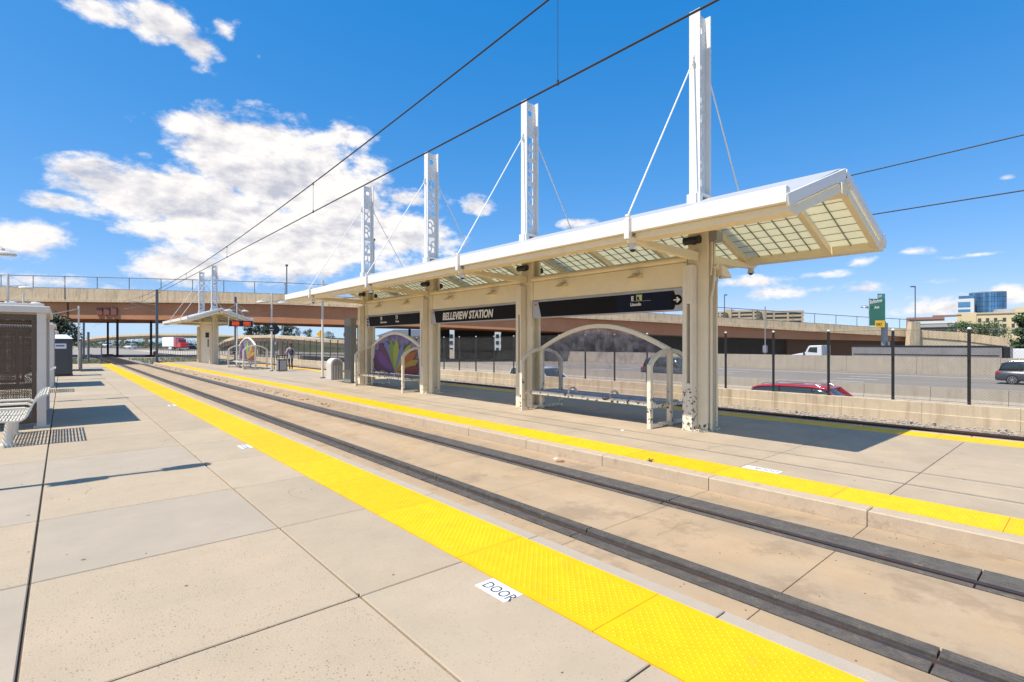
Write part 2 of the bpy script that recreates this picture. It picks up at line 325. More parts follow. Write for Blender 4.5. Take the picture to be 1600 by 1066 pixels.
# ------------------------------------------------------------------ helpers
def tag(o, label=None, cat=None, group=None, kind=None):
    if label: o['label'] = label
    if cat: o['category'] = cat
    if group: o['group'] = group
    if kind: o['kind'] = kind
    return o
def empty(name, loc=(0, 0, 0), rz=0.0, label=None, cat=None, group=None, kind=None):
    o = bpy.data.objects.new(name, None); COL.objects.link(o); o.location = loc; o.rotation_euler = (0, 0, rz)
    o.empty_display_size = .2
    return tag(o, label, cat, group, kind)
class MB:
    def __init__(s): s.v = []; s.f = []; s.m = []; s.cur = 0; s.sm = []
        
    def add(s, vs, fs, smooth=False):
        b = len(s.v); s.v += [tuple(x) for x in vs]
        for f in fs: s.f.append(tuple(i+b for i in f)); s.m.append(s.cur); s.sm.append(smooth)
        return s
    def box(s, x0, x1, y0, y1, z0, z1):
        vs = [(x0,y0,z0),(x1,y0,z0),(x1,y1,z0),(x0,y1,z0),(x0,y0,z1),(x1,y0,z1),(x1,y1,z1),(x0,y1,z1)]
        return s.add(vs, [(0,3,2,1),(4,5,6,7),(0,1,5,4),(1,2,6,5),(2,3,7,6),(3,0,4,7)])
    def hexa(s, vs):   # 8 corners: bottom loop then top loop
        return s.add(vs, [(0,3,2,1),(4,5,6,7),(0,1,5,4),(1,2,6,5),(2,3,7,6),(3,0,4,7)])
    def bar(s, p0, p1, w, h, up=(0,0,1)):
        p0 = Vector(p0); p1 = Vector(p1); d = (p1-p0).normalized(); up = Vector(up)
        if abs(d.dot(up)) > .98: up = Vector((1,0,0))
        sx = d.cross(up).normalized()*(w/2); uz = sx.cross(d).normalized()*(h/2)
        vs = [p0-sx-uz, p0+sx-uz, p1+sx-uz, p1-sx-uz, p0-sx+uz, p0+sx+uz, p1+sx+uz, p1-sx+uz]
        return s.hexa(vs)
    def cyl(s, p0, p1, r0, r1=None, n=12, caps=True):
        p0 = Vector(p0); p1 = Vector(p1); r1 = r0 if r1 is None else r1
        d = (p1-p0).normalized(); a = d.orthogonal().normalized(); b = d.cross(a)
        vs = []
        for (p, r) in ((p0, r0), (p1, r1)):
            for i in range(n):
                t = 2*math.pi*i/n; vs.append(p+a*(r*math.cos(t))+b*(r*math.sin(t)))
        fs = [(i, (i+1) % n, n+(i+1) % n, n+i) for i in range(n)]
        s.add(vs, fs, True)
        if caps: s.add(vs[:n], [tuple(range(n-1, -1, -1))]); s.add(vs[n:], [tuple(range(n))])
        return s
    def tube(s, pts, r, n=8):
        for a, b in zip(pts[:-1], pts[1:]): s.cyl(a, b, r, r, n)
        return s
    def prism(s, poly, axis, a, b):   # poly 2D; axis 'x','y','z' extrude a..b
        n = len(poly)
        def P(p, t):
            return {'x': (t, p[0], p[1]), 'y': (p[0], t, p[1]), 'z': (p[0], p[1], t)}[axis]
        vs = [P(p, a) for p in poly]+[P(p, b) for p in poly]
        fs = [(i, (i+1) % n, n+(i+1) % n, n+i) for i in range(n)]+[tuple(range(n-1, -1, -1)), tuple(range(n, 2*n))]
        return s.add(vs, fs)
    def dome(s, c, r, h, n=8, rings=2, flat=.45):
        vs = []
        for k in range(rings+1):
            t = k/rings; rr = r*(1-(1-flat)*t); z = c[2]+h*math.sin(t*math.pi/2)
            for i in range(n):
                a = 2*math.pi*i/n; vs.append((c[0]+rr*math.cos(a), c[1]+rr*math.sin(a), z))
        fs = [(k*n+i, k*n+(i+1) % n, (k+1)*n+(i+1) % n, (k+1)*n+i) for k in range(rings) for i in range(n)]
        fs.append(tuple(range(rings*n, rings*n+n)))
        return s.add(vs, fs)
    def sph(s, c, r, n=12, m=8, sc=(1,1,1), hemi=0):
        vs = []; fs = []
        for j in range(m+1):
            ph = math.pi*j/m
            if hemi: ph = math.pi*.5*j/m+(math.pi/2 if hemi < 0 else 0)
            for i in range(n):
                t = 2*math.pi*i/n
                vs.append((c[0]+r*sc[0]*math.sin(ph)*math.cos(t), c[1]+r*sc[1]*math.sin(ph)*math.sin(t), c[2]+r*sc[2]*math.cos(ph)))
        for j in range(m):
            for i in range(n): fs.append((j*n+i, (j+1)*n+i, (j+1)*n+(i+1) % n, j*n+(i+1) % n))
        return s.add(vs, fs, True)
    def mesh(s, name, mats, off=(0,0,0)):
        if not isinstance(mats, (list, tuple)): mats = [mats]
        me = bpy.data.meshes.new(name)
        me.from_pydata([(v[0]-off[0], v[1]-off[1], v[2]-off[2]) for v in s.v], [], s.f)
        for m_ in mats: me.materials.append(m_)
        me.polygons.foreach_set('material_index', s.m); me.polygons.foreach_set('use_smooth', s.sm)
        me.update()
        bm = bmesh.new(); bm.from_mesh(me); bmesh.ops.recalc_face_normals(bm, faces=bm.faces); bm.to_mesh(me); bm.free()
        return me
    def build(s, name, mats, parent=None, local=False, bevel=0, loc=None, **tg):
        """verts in world coordinates unless local; child meshes are stored relative to the thing's base"""
        off = (0, 0, 0)
        if parent is not None and not local:
            r = parent
            while r.parent: r = r.parent
            off = r.location
        elif parent is None and loc is not None: off = loc
        o = bpy.data.objects.new(name, s.mesh(name, mats, off)); COL.objects.link(o)
        if parent is not None: o.parent = parent
        elif loc is not None: o.location = loc
        if bevel:
            b = o.modifiers.new('bevel', 'BEVEL'); b.width = bevel; b.segments = 2; b.limit_method = 'ANGLE'
            b.harden_normals = False
        return tag(o, **tg)
def link(name, me, parent, loc=(0,0,0), rot=(0,0,0), sc=None, **tg):
    o = bpy.data.objects.new(name, me); COL.objects.link(o)
    if parent is not None: o.parent = parent
    o.location = loc; o.rotation_euler = rot
    if sc: o.scale = sc
    return tag(o, **tg)
def kids(o): return [c for c in bpy.data.objects if c.parent == o]
def copy_tree(o, loc=None, rz=None, **tg):
    def cp(a, par):
        c = a.copy(); COL.objects.link(c)
        if par is not None: c.parent = par
        for ch in kids(a): cp(ch, c)
        return c
    r = cp(o, None)
    if loc is not None: r.location = loc
    if rz is not None: r.rotation_euler = (0, 0, rz)
    return tag(r, **tg)
def text_mesh(txt, size, extrude=.004, shear=0.0, bold=0.0, align='LEFT', name='lettering', sp=1.0):
    cu = bpy.data.curves.new(name, 'FONT'); cu.body = txt; cu.size = size; cu.extrude = extrude; cu.shear = shear
    cu.offset = bold; cu.align_x = align; cu.space_character = sp; cu.resolution_u = 3
    o = bpy.data.objects.new(name, cu); COL.objects.link(o)
    dg = bpy.context.evaluated_depsgraph_get(); me = bpy.data.meshes.new_from_object(o.evaluated_get(dg))
    bpy.data.objects.remove(o); bpy.data.curves.remove(cu); me.name = name
    return me
def text_obj(txt, size, M4, matr, parent, local=False, sx=1.0, name='lettering', **k):
    """M4 places the text plane in the world (or thing-local) space"""
    me = text_mesh(txt, size, name=name, **k)
    me.materials.clear(); me.materials.append(matr)
    off = Vector((0,0,0))
    if parent is not None and not local:
        r = parent
        while r.parent: r = r.parent
        off = Vector(r.location)
    me.transform(Matrix.Translation(-off) @ M4 @ Matrix.Diagonal((sx, 1, 1, 1)))
    o = bpy.data.objects.new(name, me); COL.objects.link(o)
    if parent is not None: o.parent = parent
    return o
def basis(o, x, y):
    x = Vector(x).normalized(); y = Vector(y).normalized(); z = x.cross(y)
    return Matrix(((x.x, y.x, z.x, o[0]), (x.y, y.y, z.y, o[1]), (x.z, y.z, z.z, o[2]), (0, 0, 0, 1)))

# ================================================================== SETTING
ZT = -.17
# terrain, one sheet to the horizon
g = MB()
g.add([(-4000,-4000,-2.2),(17.6,-4000,-2.2),(17.6,6000,-2.2),(-4000,6000,-2.2)], [(0,1,2,3)])
g.add([(17.6,-4000,-2.2),(6000,-4000,-2.2),(6000,6000,-2.2),(17.6,6000,-2.2)], [(0,1,2,3)])
g.build('ground', M['ground'], kind='structure')
g = MB(); g.box(-60, 13.2, 62, 400, -2.1, -.36); g.box(-60, -9.02, -30, 61.9, -2.1, -.1)
g.build('embankment', M['ground'], kind='structure')

JY = [1.67+1.81*k for k in range(-5, 33)]
YEND = JY[-1]
def slab_mesh(w, l, m, gap=.006, t=.10, ch=.006):
    x, y = w/2-gap, l/2-gap
    vs = [(-x,-y,-t),(x,-y,-t),(x,y,-t),(-x,y,-t),(-x,-y,-ch),(x,-y,-ch),(x,y,-ch),(-x,y,-ch),
          (-x+ch,-y+ch,0),(x-ch,-y+ch,0),(x-ch,y-ch,0),(-x+ch,y-ch,0)]
    fs = [(0,3,2,1),(0,1,5,4),(1,2,6,5),(2,3,7,6),(3,0,4,7),(4,5,9,8),(5,6,10,9),(6,7,11,10),(7,4,8,11),(8,9,10,11)]
    return MB().add(vs, fs).mesh('slab', m)
# --- near platform
b = MB(); b.box(-9, 3.37, -12, YEND, -1.2, -.022)
near = b.build('platform', M['joint'], kind='structure')
strips = [(-9, -6, 0), (-6, -3, 0), (-3, -.186, 1), (-.186, 1.6, 2), (1.6, 2.5, 3)]
cache = {}
def slab(parent, x0, x1, y0, y1, mk, gap=.006):
    k = (round(x1-x0, 3), round(y1-y0, 3), mk, gap)
    if k not in cache: cache[k] = slab_mesh(x1-x0, y1-y0, M[mk], gap)
    return link('slab', cache[k], parent, ((x0+x1)/2, (y0+y1)/2, 0))
for (x0, x1, s) in strips:
    for k in range(len(JY)-1):
        y0, y1 = JY[k], JY[k+1]
        mk = 'slab_beige'
        yc = (y0+y1)/2
        if s == 2: mk = 'slab_speck' if yc < 5.3 else 'slab_grey' if yc < 7.1 else 'slab_speck' if yc < 8.9 else 'slab_grey' if yc < 10.8 else 'slab_beige'
        if s == 1: mk = 'slab_grey' if yc < 5.3 else 'slab_speck' if yc < 7.1 else 'slab_grey' if yc < 10.8 else 'slab_beige'
        slab(near, x0, x1, y0, y1, mk, .009 if s in (1, 2) else .006)
# tactile tiles with truncated domes in a staggered grid
def tile_mesh(w, l, fine=True):
    b = MB(); g_ = .002; x, y = w/2, l/2-g_
    b.box(-x, x, -y, y, -.018, .004)
    p = .0585 if fine else .0585; nx = int((w-.03)/p); ny = int((l-.03)/p)
    for j in range(ny*2-1):
        for i in range(nx):
            if j % 2 and i == nx-1: continue
            cx = (i-(nx-1)/2+(.5 if j % 2 else 0))*p; cy = (j-(ny-1))*p/2
            if fine: b.dome((cx, cy, .004), .0115, .0048, 8, 2)
            else: b.dome((cx, cy, .004), .0115, .0048, 6, 1)
    return b.mesh('tactile_tile', M['yellow'])
tl = 1.4725
tA = tile_mesh(.73, tl); tA2 = tile_mesh(.73, tl, False); tB = tile_mesh(.65, tl, False)
ty = [2.1-tl*7+tl*k for k in range(0, 46)]
for k in range(len(ty)-1):
    yc = (ty[k]+ty[k+1])/2
    if yc > YEND-.7: break
    link('tactile_tile', tA if -1 < yc < 9 else tA2, near, (2.865, yc, -.004))
kmesh = slab_mesh(.14, 1.81, M['kerb_top'], .005, .4)
for k in range(len(JY)-1): link('kerb', kmesh, near, (3.3, (JY[k]+JY[k+1])/2, 0))
# --- island platform
b = MB(); b.box(6.56, 13.3, -12, YEND, -1.2, -.022)
isl = b.build('platform', M['joint'], kind='structure')
for (x0, x1) in ((7.42, 8.06), (8.06, 8.91), (8.91, 10.7), (10.7, 12.5)):
    for k in range(len(JY)-1): slab(isl, x0, x1, JY[k], JY[k+1], 'slab_island', .004)
for xc in (7.095, 12.825):
    for k in range(len(ty)-1):
        yc = (ty[k]+ty[k+1])/2
        if yc > YEND-.7: break
        link('tactile_tile', tB, isl, (xc, yc, -.004))
kb = slab_mesh(.24, 1.81, M['kerb'], .005, .5, .012); kb2 = slab_mesh(.2, 1.81, M['kerb'], .005, .5, .012)
for k in range(len(JY)-1):
    link('kerb', kb, isl, (6.655, (JY[k]+JY[k+1])/2, 0)); link('kerb', kb2, isl, (13.25, (JY[k]+JY[k+1])/2, 0))
# --- embedded track between the platforms
b = MB()
for xa, xb_ in ((3.375, 4.03), (4.146, 5.594), (5.716, 6.55)): b.box(xa, xb_, -12, YEND+2, -1.2, ZT-.022)
b.box(4.03, 4.146, -12, YEND+2, -1.2, ZT-.17); b.box(5.594, 5.716, -12, YEND+2, -1.2, ZT-.17)
trk = b.build('track_bed', M['joint'], kind='structure')
for (x0, x1) in ((3.375, 3.90), (4.25, 5.53), (6.02, 6.535)):
    for k in range(len(JY)-1):
        kk = (round(x1-x0, 3), 'trk')
        if kk not in cache: cache[kk] = slab_mesh(x1-x0, 1.81, M['track_conc'], .003, .1, .004)
        link('slab', cache[kk], trk, ((x0+x1)/2, (JY[k]+JY[k+1])/2, ZT))
def ridged(w, l, n, h=.012):
    poly = [(0, -.06)]
    for i in range(n):
        a = i*w/n; c = (i+1)*w/n
        poly += [(a+.002, h*.1), (a+.35*(c-a), h), (a+.7*(c-a), h), (c-.002, h*.1)]
    poly.append((w, -.06))
    b = MB().prism([(p[0]-w/2, p[1]) for p in poly], 'y', -l/2+.007, l/2-.007); b.cur = 1
    for i in range(n):
        a = i*w/n-w/2; c = (i+1)*w/n-w/2; b.box(a+.42*(c-a), a+.62*(c-a), -l/2+.012, l/2-.012, h-.004, h+.0015)
    return b.mesh('rubber_strip', [M['rubber'], M['rubberworn']])
def flange(w, l):   # smooth crowned rubber
    poly = [(-w/2, -.06), (-w/2, 0), (-w/2+.02, .012), (w/2-.03, .014), (w/2, -.002), (w/2, -.06)]
    return MB().prism(poly, 'y', -l/2+.007, l/2-.007).mesh('rubber_strip', M['rubber'])
rl = 2.885; ry = [.68-rl*4+rl*k for k in range(0, 28)]
r1, r2, r3, r4 = ridged(.125, rl, 5), ridged(.10, rl, 3, .02), ridged(.06, rl, 2), ridged(.30, rl, 7, .012)
for k in range(len(ry)-1):
    yc = (ry[k]+ry[k+1])/2
    if yc > YEND+1: break
    for me, x in ((r1, 3.965), (r2, 4.198), (r3, 5.562), (r4, 5.868)):
        link('rubber_strip', me, trk, (x, yc, ZT+.002))
for (x0, x1, g0, g1) in ((4.032, 4.09, 4.09, 4.146), (5.655, 5.715, 5.594, 5.655)):
    b = MB(); b.box(x0, x1, -12, 130, ZT-.16, ZT+.004); b.build('rail', M['rail_steel'], trk)
    b = MB(); b.box(g0, g1, -12, YEND+2, ZT-.16, ZT-.10); b.build('rail_groove', M['groove'], trk)
# track beyond the platform ends: ballast, sleepers
b = MB(); b.box(-8, 16.4, YEND+2.01, 300, -1.2, -.30); b.build('ballast_bed', M['ballast'], kind='structure')
b = MB()
for k in range(60): y = YEND+2.6+k*.7; b.box(3.6, 6.1, y, y+.24, -.31, -.262); 
b.build('sleepers', M['pierconc'], trk, kind='stuff')
# --- far track with its ballast
b = MB(); b.box(13.36, 17.0, -12, YEND+2, -1.6, -.27); b.build('ballast_bed', M['ballast'], kind='structure')
t2 = empty('far_track', (14.45, 0, -.27), kind='structure')
for x in (13.72, 15.2):
    b = MB(); b.box(x-.035, x+.035, -12, 130, -.20, -.16); b.box(x-.012, x+.012, -12, 130, -.27, -.20); b.build('rail', M['rail_steel'], t2)
b = MB()
for i in range(6500):
    x = rnd.uniform(15.35, 16.46); y = -8+rnd.random()**1.5*60; s = rnd.uniform(.018, .05)
    z = -.27+max(0, (x-15.7))*.10
    a = rnd.uniform(0, 3.14); vs = []
    for (dx, dy, dz) in ((1,0,0),(0,1,0),(-1,0,0),(0,-1,0),(0,0,1),(0,0,-1)):
        q = s*rnd.uniform(.6, 1.15); vs.append((x+q*(dx*math.cos(a)-dy*math.sin(a)), y+q*(dx*math.sin(a)+dy*math.cos(a)), z+.01+q*dz*.7))
    b.add(vs, [(0,1,4),(1,2,4),(2,3,4),(3,0,4),(1,0,5),(2,1,5),(3,2,5),(0,3,5)])
b.build('ballast_stones', M['stone'], kind='stuff', label='loose pale ballast stones along the foot of the trackside wall', cat='gravel')
# --- roads
b = MB(); b.box(17.0, 34.6, -200, 110, -2.1, -1.35); road1 = b.build('road', M['road'], kind='structure')
b = MB(); b.box(35.0, 63.0, -300, 700, -2.1, -1.15); road2 = b.build('highway', M['road'], kind='structure')
b = MB(); b.box(63.5, 88.0, -300, 700, -2.1, -1.7); road3 = b.build('highway', M['road'], kind='structure')
def dashes(xs, z, parent, y0=-60, y1=200):
    b = MB()
    for x in xs:
        y = y0
        while y < y1: b.box(x-.07, x+.07, y, y+3, z-.01, z+.004); y += 12
    b.build('lane_dashes', M['paint'], parent, kind='stuff')
dashes((24.5, 28.2), -1.35, road1); dashes((42.6, 46.3, 50, 53.7), -1.15, road2); dashes((71, 75, 79), -1.7, road3)
for x, z, p in ((19.0, -1.35, road1), (38.8, -1.15, road2), (58.6, -1.15, road2), (67.3, -1.7, road3)):
    MB().box(x-.06, x+.06, -200, 109, z-.01, z+.004).build('edge_line', M['paint'], p)

# ================================================================== WALL + FENCE by the far track
wl = empty('trackside_wall', (16.6, 0, -.3), label='low stained concrete wall between the far track and the highway', cat='wall')
pw = MB(); pw.prism([(0,-.7),(0,.02),(.02,.03),(.02,.30),(.03,.31),(.28,.31),(.28,-.7)], 'y', -.897, .897)
pm = pw.mesh('wall_panel', M['wall_conc'])
for k in range(-4, 52): link('wall_panel', pm, wl, (16.5-16.6, 3.03+1.8*k-.9, .3))
MB().box(16.53, 16.7, -5, 94, -1.0, -.3).build('wall_core', M['joint'], wl)
fn = empty('chain_link_fence', (16.66, 0, .31), label='tall chain-link fence with black posts along the top of the trackside wall', cat='fence')
po = MB().cyl((0,0,0), (0,0,1.82), .036, n=10).mesh('post', M['postblack'])
cp = MB().sph((0,0,1.85), .04, 8, 6).mesh('post_cap', M['signwhite'])
for k in range(-4, 60):
    y = 2.14+1.53*k; p = link('post', po, fn, (0, y, 0)); link('post_cap', cp, p)
b = MB()
b.cyl((16.62,-5,2.15), (16.62,93,2.15), .007, n=4, caps=False)
b.cyl((16.62,-5,.36), (16.62,93,.36), .006, n=4, caps=False)
H = 1.78; r_ = .0018
def sliver(b, p0, p1, r):
    b.add([(p0[0]-r, p0[1], p0[2]), (p0[0], p0[1], p0[2]+r*1.4), (p0[0]+r, p0[1], p0[2]), (p1[0]-r, p1[1], p1[2]), (p1[0], p1[1], p1[2]+r*1.4), (p1[0]+r, p1[1], p1[2])], [(0,1,4,3),(1,2,5,4),(2,0,3,5)])
y = -5.0
while y < 92:
    sliver(b, (16.62, y, .36), (16.62, y+H, .36+H), r_); sliver(b, (16.622, y+H, .36), (16.622, y, .36+H), r_); y += .075
b.build('chain_link_mesh', M['mesh'], fn, kind='stuff')

# ================================================================== HIGHWAY BARRIERS
def barrier(name, label, x, zb, h, y0, y1, seg, w=.6):
    e = empty(name, (x, 0, zb), label=label, cat='barrier')
    pf = [(-w/2,0),(-w/2,.08),(-w/2+.16,.3),(-w/2+.2,h),(w/2-.2,h),(w/2-.16,.3),(w/2,.08),(w/2,0)]
    me = MB().prism(pf, 'y', -seg/2+.008, seg/2-.008).mesh('barrier_section', M['barrier'])
    n = int((y1-y0)/seg)
    for k in range(n): link('barrier_section', me, e, (0, y0+(k+.5)*seg, 0))
    return e
barrier('median_barrier', 'low concrete median barrier just behind the red car roof', 34.8, -1.35, .85, -12, 108, 3.0)
barrier('tall_barrier', 'tall concrete barrier hiding the wheels of the semi truck and grey trailer', 63.25, -1.7, 2.2, -12, 108, 6.0)

# ================================================================== OVERPASS
bt = [(-160,446,467,495,75),(0,448.5,470,497,75.5),(100,450.5,471.5,497.5,76),(300,455.6,473,500.3,77),(445,460,475.5,505,78),(560,466,480.5,508,79),(690,472,486,511,80.5),
      (806,478,492,516,82),(1000,489,502,522,86),(1111,495.5,508,526,89),(1240,503.5,516,530,92),(1340,510,522,532,94),(1440,515.5,527,534,95)]
top = [at(u, vt, D) for (u, vt, vp, vg, D) in bt]; pbt = [at(u, vp, D) for (u, vt, vp, vg, D) in bt]; gbt = [at(u, vg, D) for (u, vt, vp, vg, D) in bt]
NB = Vector((.62, .785, 0)).normalized()   # across the bridge, away from the camera
BW = 19.0
br = empty('highway_overpass', (top[5].x, top[5].y, -1.2), label='long concrete overpass with rust-brown girders and pale parapet across the scene', cat='bridge')
def ribbon(b, lo, hi, t0, t1):
    for i in range(len(lo)-1):
        a, c, d, e = lo[i], lo[i+1], hi[i+1], hi[i]
        b.hexa([a+NB*t0, c+NB*t0, c+NB*t1, a+NB*t1, e+NB*t0, d+NB*t0, d+NB*t1, e+NB*t1])
for i in range(len(bt)-1):
    b = MB(); q = .02
    dd = (top[i+1]-top[i]).normalized()*q if i != 2 else (top[i+1]-top[i]).normalized()*.30
    b2_ = MB()
    lo = [pbt[i]+dd, pbt[i+1]]; hi = [top[i]+dd, top[i+1]]
    ribbon(b, lo, hi, 0, .35); b.build('parapet', M['parapet'], br)
    b = MB(); ribbon(b, [pbt[i]+Vector((0,0,-.05)), pbt[i+1]+Vector((0,0,-.05))], [pbt[i]+Vector((0,0,.35)), pbt[i+1]+Vector((0,0,.35))], -.12, -.004); b.build('parapet_lip', M['parapet'], br)
    b = MB(); ribbon(b, [gbt[i]+dd, gbt[i+1]], [pbt[i]+dd+Vector((0,0,-.06)), pbt[i+1]+Vector((0,0,-.06))], .5, .9); b.build('girder', M['girder'], br)
    b = MB(); ribbon(b, [gbt[i], gbt[i+1]], [pbt[i]+Vector((0,0,-.07)), pbt[i+1]+Vector((0,0,-.07))], BW-.9, BW-.5); b.build('girder', M['girder'], br)
    b = MB(); ribbon(b, [pbt[i], pbt[i+1]], [top[i]-Vector((0,0,.1)), top[i+1]-Vector((0,0,.1))], BW-.3, BW); b.build('parapet', M['parapet'], br)
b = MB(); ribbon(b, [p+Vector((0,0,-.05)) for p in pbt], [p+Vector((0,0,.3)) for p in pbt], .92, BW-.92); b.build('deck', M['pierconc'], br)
for w in (4.5, 8.5, 12.5, 15.5):
    b = MB(); ribbon(b, [p+Vector((0,0,.03)) for p in gbt], [Vector((p.x,p.y,q.z-.06)) for p, q in zip(gbt, pbt)], w, w+.4); b.build('inner_girder', M['girder'], br)
# reliefs on the girder (three brown panels) and dark slot beside them
for (u, v, w, h) in ((154.5,492,10,11),(165.5,492,10,11),(176.5,492,10,11)):
    p = at(u-w/2+.5, v, 76.4); q = at(u+w/2-.5, v, 76.5); b = MB(); hh = h*.095
    b.hexa([p+NB*.1, q+NB*.1, q+NB*.52, p+NB*.52, p+NB*.1+Vector((0,0,hh)), q+NB*.1+Vector((0,0,hh)), q+NB*.52+Vector((0,0,hh)), p+NB*.52+Vector((0,0,hh))])
    b.build('girder_panel', mat('girder_panel_paint', (.22, .085, .065), .8), br)
# fence on the parapet
b = MB(); rail_pts = [p+NB*.17+Vector((0,0,1.78)) for p in top]
b.tube(rail_pts, .055, 6); b.build('fence_rail', M['greymetal'], br)
b = MB(); b.tube([p+NB*.17+Vector((0,0,.06)) for p in top], .04, 6); b.build('fence_rail', M['greymetal'], br)
for i in range(len(top)-1):
    a, c = rail_pts[i], rail_pts[i+1]; n = max(1, int((c-a).length/3.9))
    for k in range(n):
        p = a.lerp(c, k/n); b = MB(); b.cyl(p-Vector((0,0,1.8)), p+Vector((0,0,.04)), .05, n=6); b.build('fence_post', M['greymetal'], br)
b = MB()
for i in range(len(top)-1):
    a, c = rail_pts[i], rail_pts[i+1]; L_ = (c-a).length; n = int(L_/.34)
    for k in range(n):
        p = a.lerp(c, k/n); q = a.lerp(c, min(1, (k+5)/n))
        for s_ in (0, 1):
            p0, p1 = (p, q-Vector((0,0,1.7))) if s_ else (p-Vector((0,0,1.7)), q)
            sliver(b, p0, p1, .004)
b.build('fence_mesh', M['mesh'], br, kind='stuff')
# supports under the bridge
def wallpiece(u0, u1, D0, off, zb=-1.75, name='abutment_wall', m=None, th=1.0):
    p = at(u0, 515, D0); q = at(u1, 515, D0); p.z = q.z = zb
    hp = 0
    def zt(P):
        best = min(range(len(gbt)-1), key=lambda i: ((gbt[i]+gbt[i+1])/2+NB*off-P).length)
        a, c = gbt[best]+NB*off, gbt[best+1]+NB*off; d = c-a; t = max(0, min(1, (P-a).dot(d)/d.dot(d)));  return (a+d*t).z+.1
    b = MB(); zp, zq = zt(p), zt(q)
    b.hexa([p, q, q+NB*th, p+NB*th, Vector((p.x,p.y,zp)), Vector((q.x,q.y,zq)), Vector((q.x,q.y,zq))+NB*th, Vector((p.x,p.y,zp))+NB*th])
    return b.build(name, m or M['pierconc'], br)
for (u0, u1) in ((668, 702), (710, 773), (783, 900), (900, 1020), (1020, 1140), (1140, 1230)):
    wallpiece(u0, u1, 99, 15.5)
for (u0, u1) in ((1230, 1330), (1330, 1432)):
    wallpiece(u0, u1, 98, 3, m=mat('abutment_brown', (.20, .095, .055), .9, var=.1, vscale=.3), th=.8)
for (u, D) in ((183.5, 80), (168.5, 90), (236, 83), (560, 84), (640, 86), (668, 88), (930, 92), (1090, 94)):
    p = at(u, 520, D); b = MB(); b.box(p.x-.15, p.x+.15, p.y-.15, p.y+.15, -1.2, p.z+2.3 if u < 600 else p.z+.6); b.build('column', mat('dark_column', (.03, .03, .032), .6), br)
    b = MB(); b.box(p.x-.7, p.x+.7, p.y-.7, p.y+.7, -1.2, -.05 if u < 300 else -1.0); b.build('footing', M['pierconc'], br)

# ramp and wing wall on the right of the overpass
rp = empty('ramp_wall', tuple(at(1520, 560, 92)), label='pale concrete ramp wall descending to the right of the overpass', cat='wall')
pts = [(1432,515.5,527,94.5),(1500,519.5,532,93),(1560,526.5,540,91),(1640,536,550,89),(1760,552,566,86)]
T = [at(u, a, D) for (u, a, c, D) in pts]; Q = [at(u, c, D) for (u, a, c, D) in pts]
for i in range(len(T)-1):
    b = MB(); ribbon(b, [Q[i], Q[i+1]], [T[i], T[i+1]], -.18, .3); b.build('parapet', M['parapet'], rp)
    b = MB(); lo = [Vector((p.x, p.y, -2.1)) for p in Q[i:i+2]]; ribbon(b, lo, [p-Vector((0,0,.02)) for p in Q[i:i+2]], 0, .5); b.build('wall_face', M['lightconc'], rp)
b = MB(); p = at(1425, 520, 93); q = at(1438, 520, 93.5); w0 = at(1418, 545, 92.5)
b.hexa([Vector((w0.x,w0.y,-2.1)), Vector((q.x,q.y,-2.1)), Vector((q.x,q.y,-2.1))+NB, Vector((w0.x,w0.y,-2.1))+NB,
        Vector((p.x,p.y,at(1425,502.5,93).z)), Vector((q.x,q.y,at(1438,503,93.5).z)), Vector((q.x,q.y,at(1438,503,93.5).z))+NB, Vector((p.x,p.y,at(1425,502.5,93).z))+NB])
b.build('end_pier', M['parapet'], rp)
# far flyovers
def flyover(label, pts, th, thick, loc_i=1, posts=()):
    P = [at(u, v, D) for (u, v, D) in pts]
    e = empty('flyover', (P[loc_i].x, P[loc_i].y, -2), label=label, cat='bridge')
    ny = Vector((ST, CT, 0))
    for nm, z0, z1, o0, m_ in (('parapet', -thick*.45, 0, -.2, 'parapet'), ('deck', -thick, -thick*.45-.02, .6, 'btan')):
        b = MB()
        for i in range(len(P)-1):
            a, c = P[i], P[i+1]
            b.hexa([a+ny*o0+Vector((0,0,z0)), c+ny*o0+Vector((0,0,z0)), c+ny*th+Vector((0,0,z0)), a+ny*th+Vector((0,0,z0)),
                    a+ny*o0+Vector((0,0,z1)), c+ny*o0+Vector((0,0,z1)), c+ny*th+Vector((0,0,z1)), a+ny*th+Vector((0,0,z1))])
        b.build(nm, M[m_], e)
    for (u, D) in posts:
        i = max(0, min(len(P)-2, next((j for j in range(len(pts)-1) if pts[j][0] <= u <= pts[j+1][0]), 0)))
        t = (u-pts[i][0])/(pts[i+1][0]-pts[i][0]); p = P[i].lerp(P[i+1], t)+ny*2
        b = MB(); b.box(p.x-.7, p.x+.7, p.y-.7, p.y+.7, -2.2, p.z-thick); b.box(p.x-1.6, p.x+1.6, p.y-.8, p.y+.8, p.z-thick-.7, p.z-thick+.01); b.build('pier', M['lightconc'], e)
    return e
flyover('distant pale flyover seen under the overpass beside the dark columns', [(-60,536,330),(118,532,300),(150,526.5,280),(190,523.5,265),(240,521.5,250),(300,521.5,240),(345,523,232),(420,527,225)], 9, 2.0, 4, ((187,0),(225,0),(273,0),(330,0)))
flyover('curved cream ramp bridge behind the waiting passenger', [(340,537,150),(352,531,148),(365,526.5,146),(382,524,143),(420,523.5,138),(462,526,132),(500,529.5,128),(560,533.5,122),(640,537,118)], 9, 1.7, 5, ((380,0),(401,0),(434,0)))

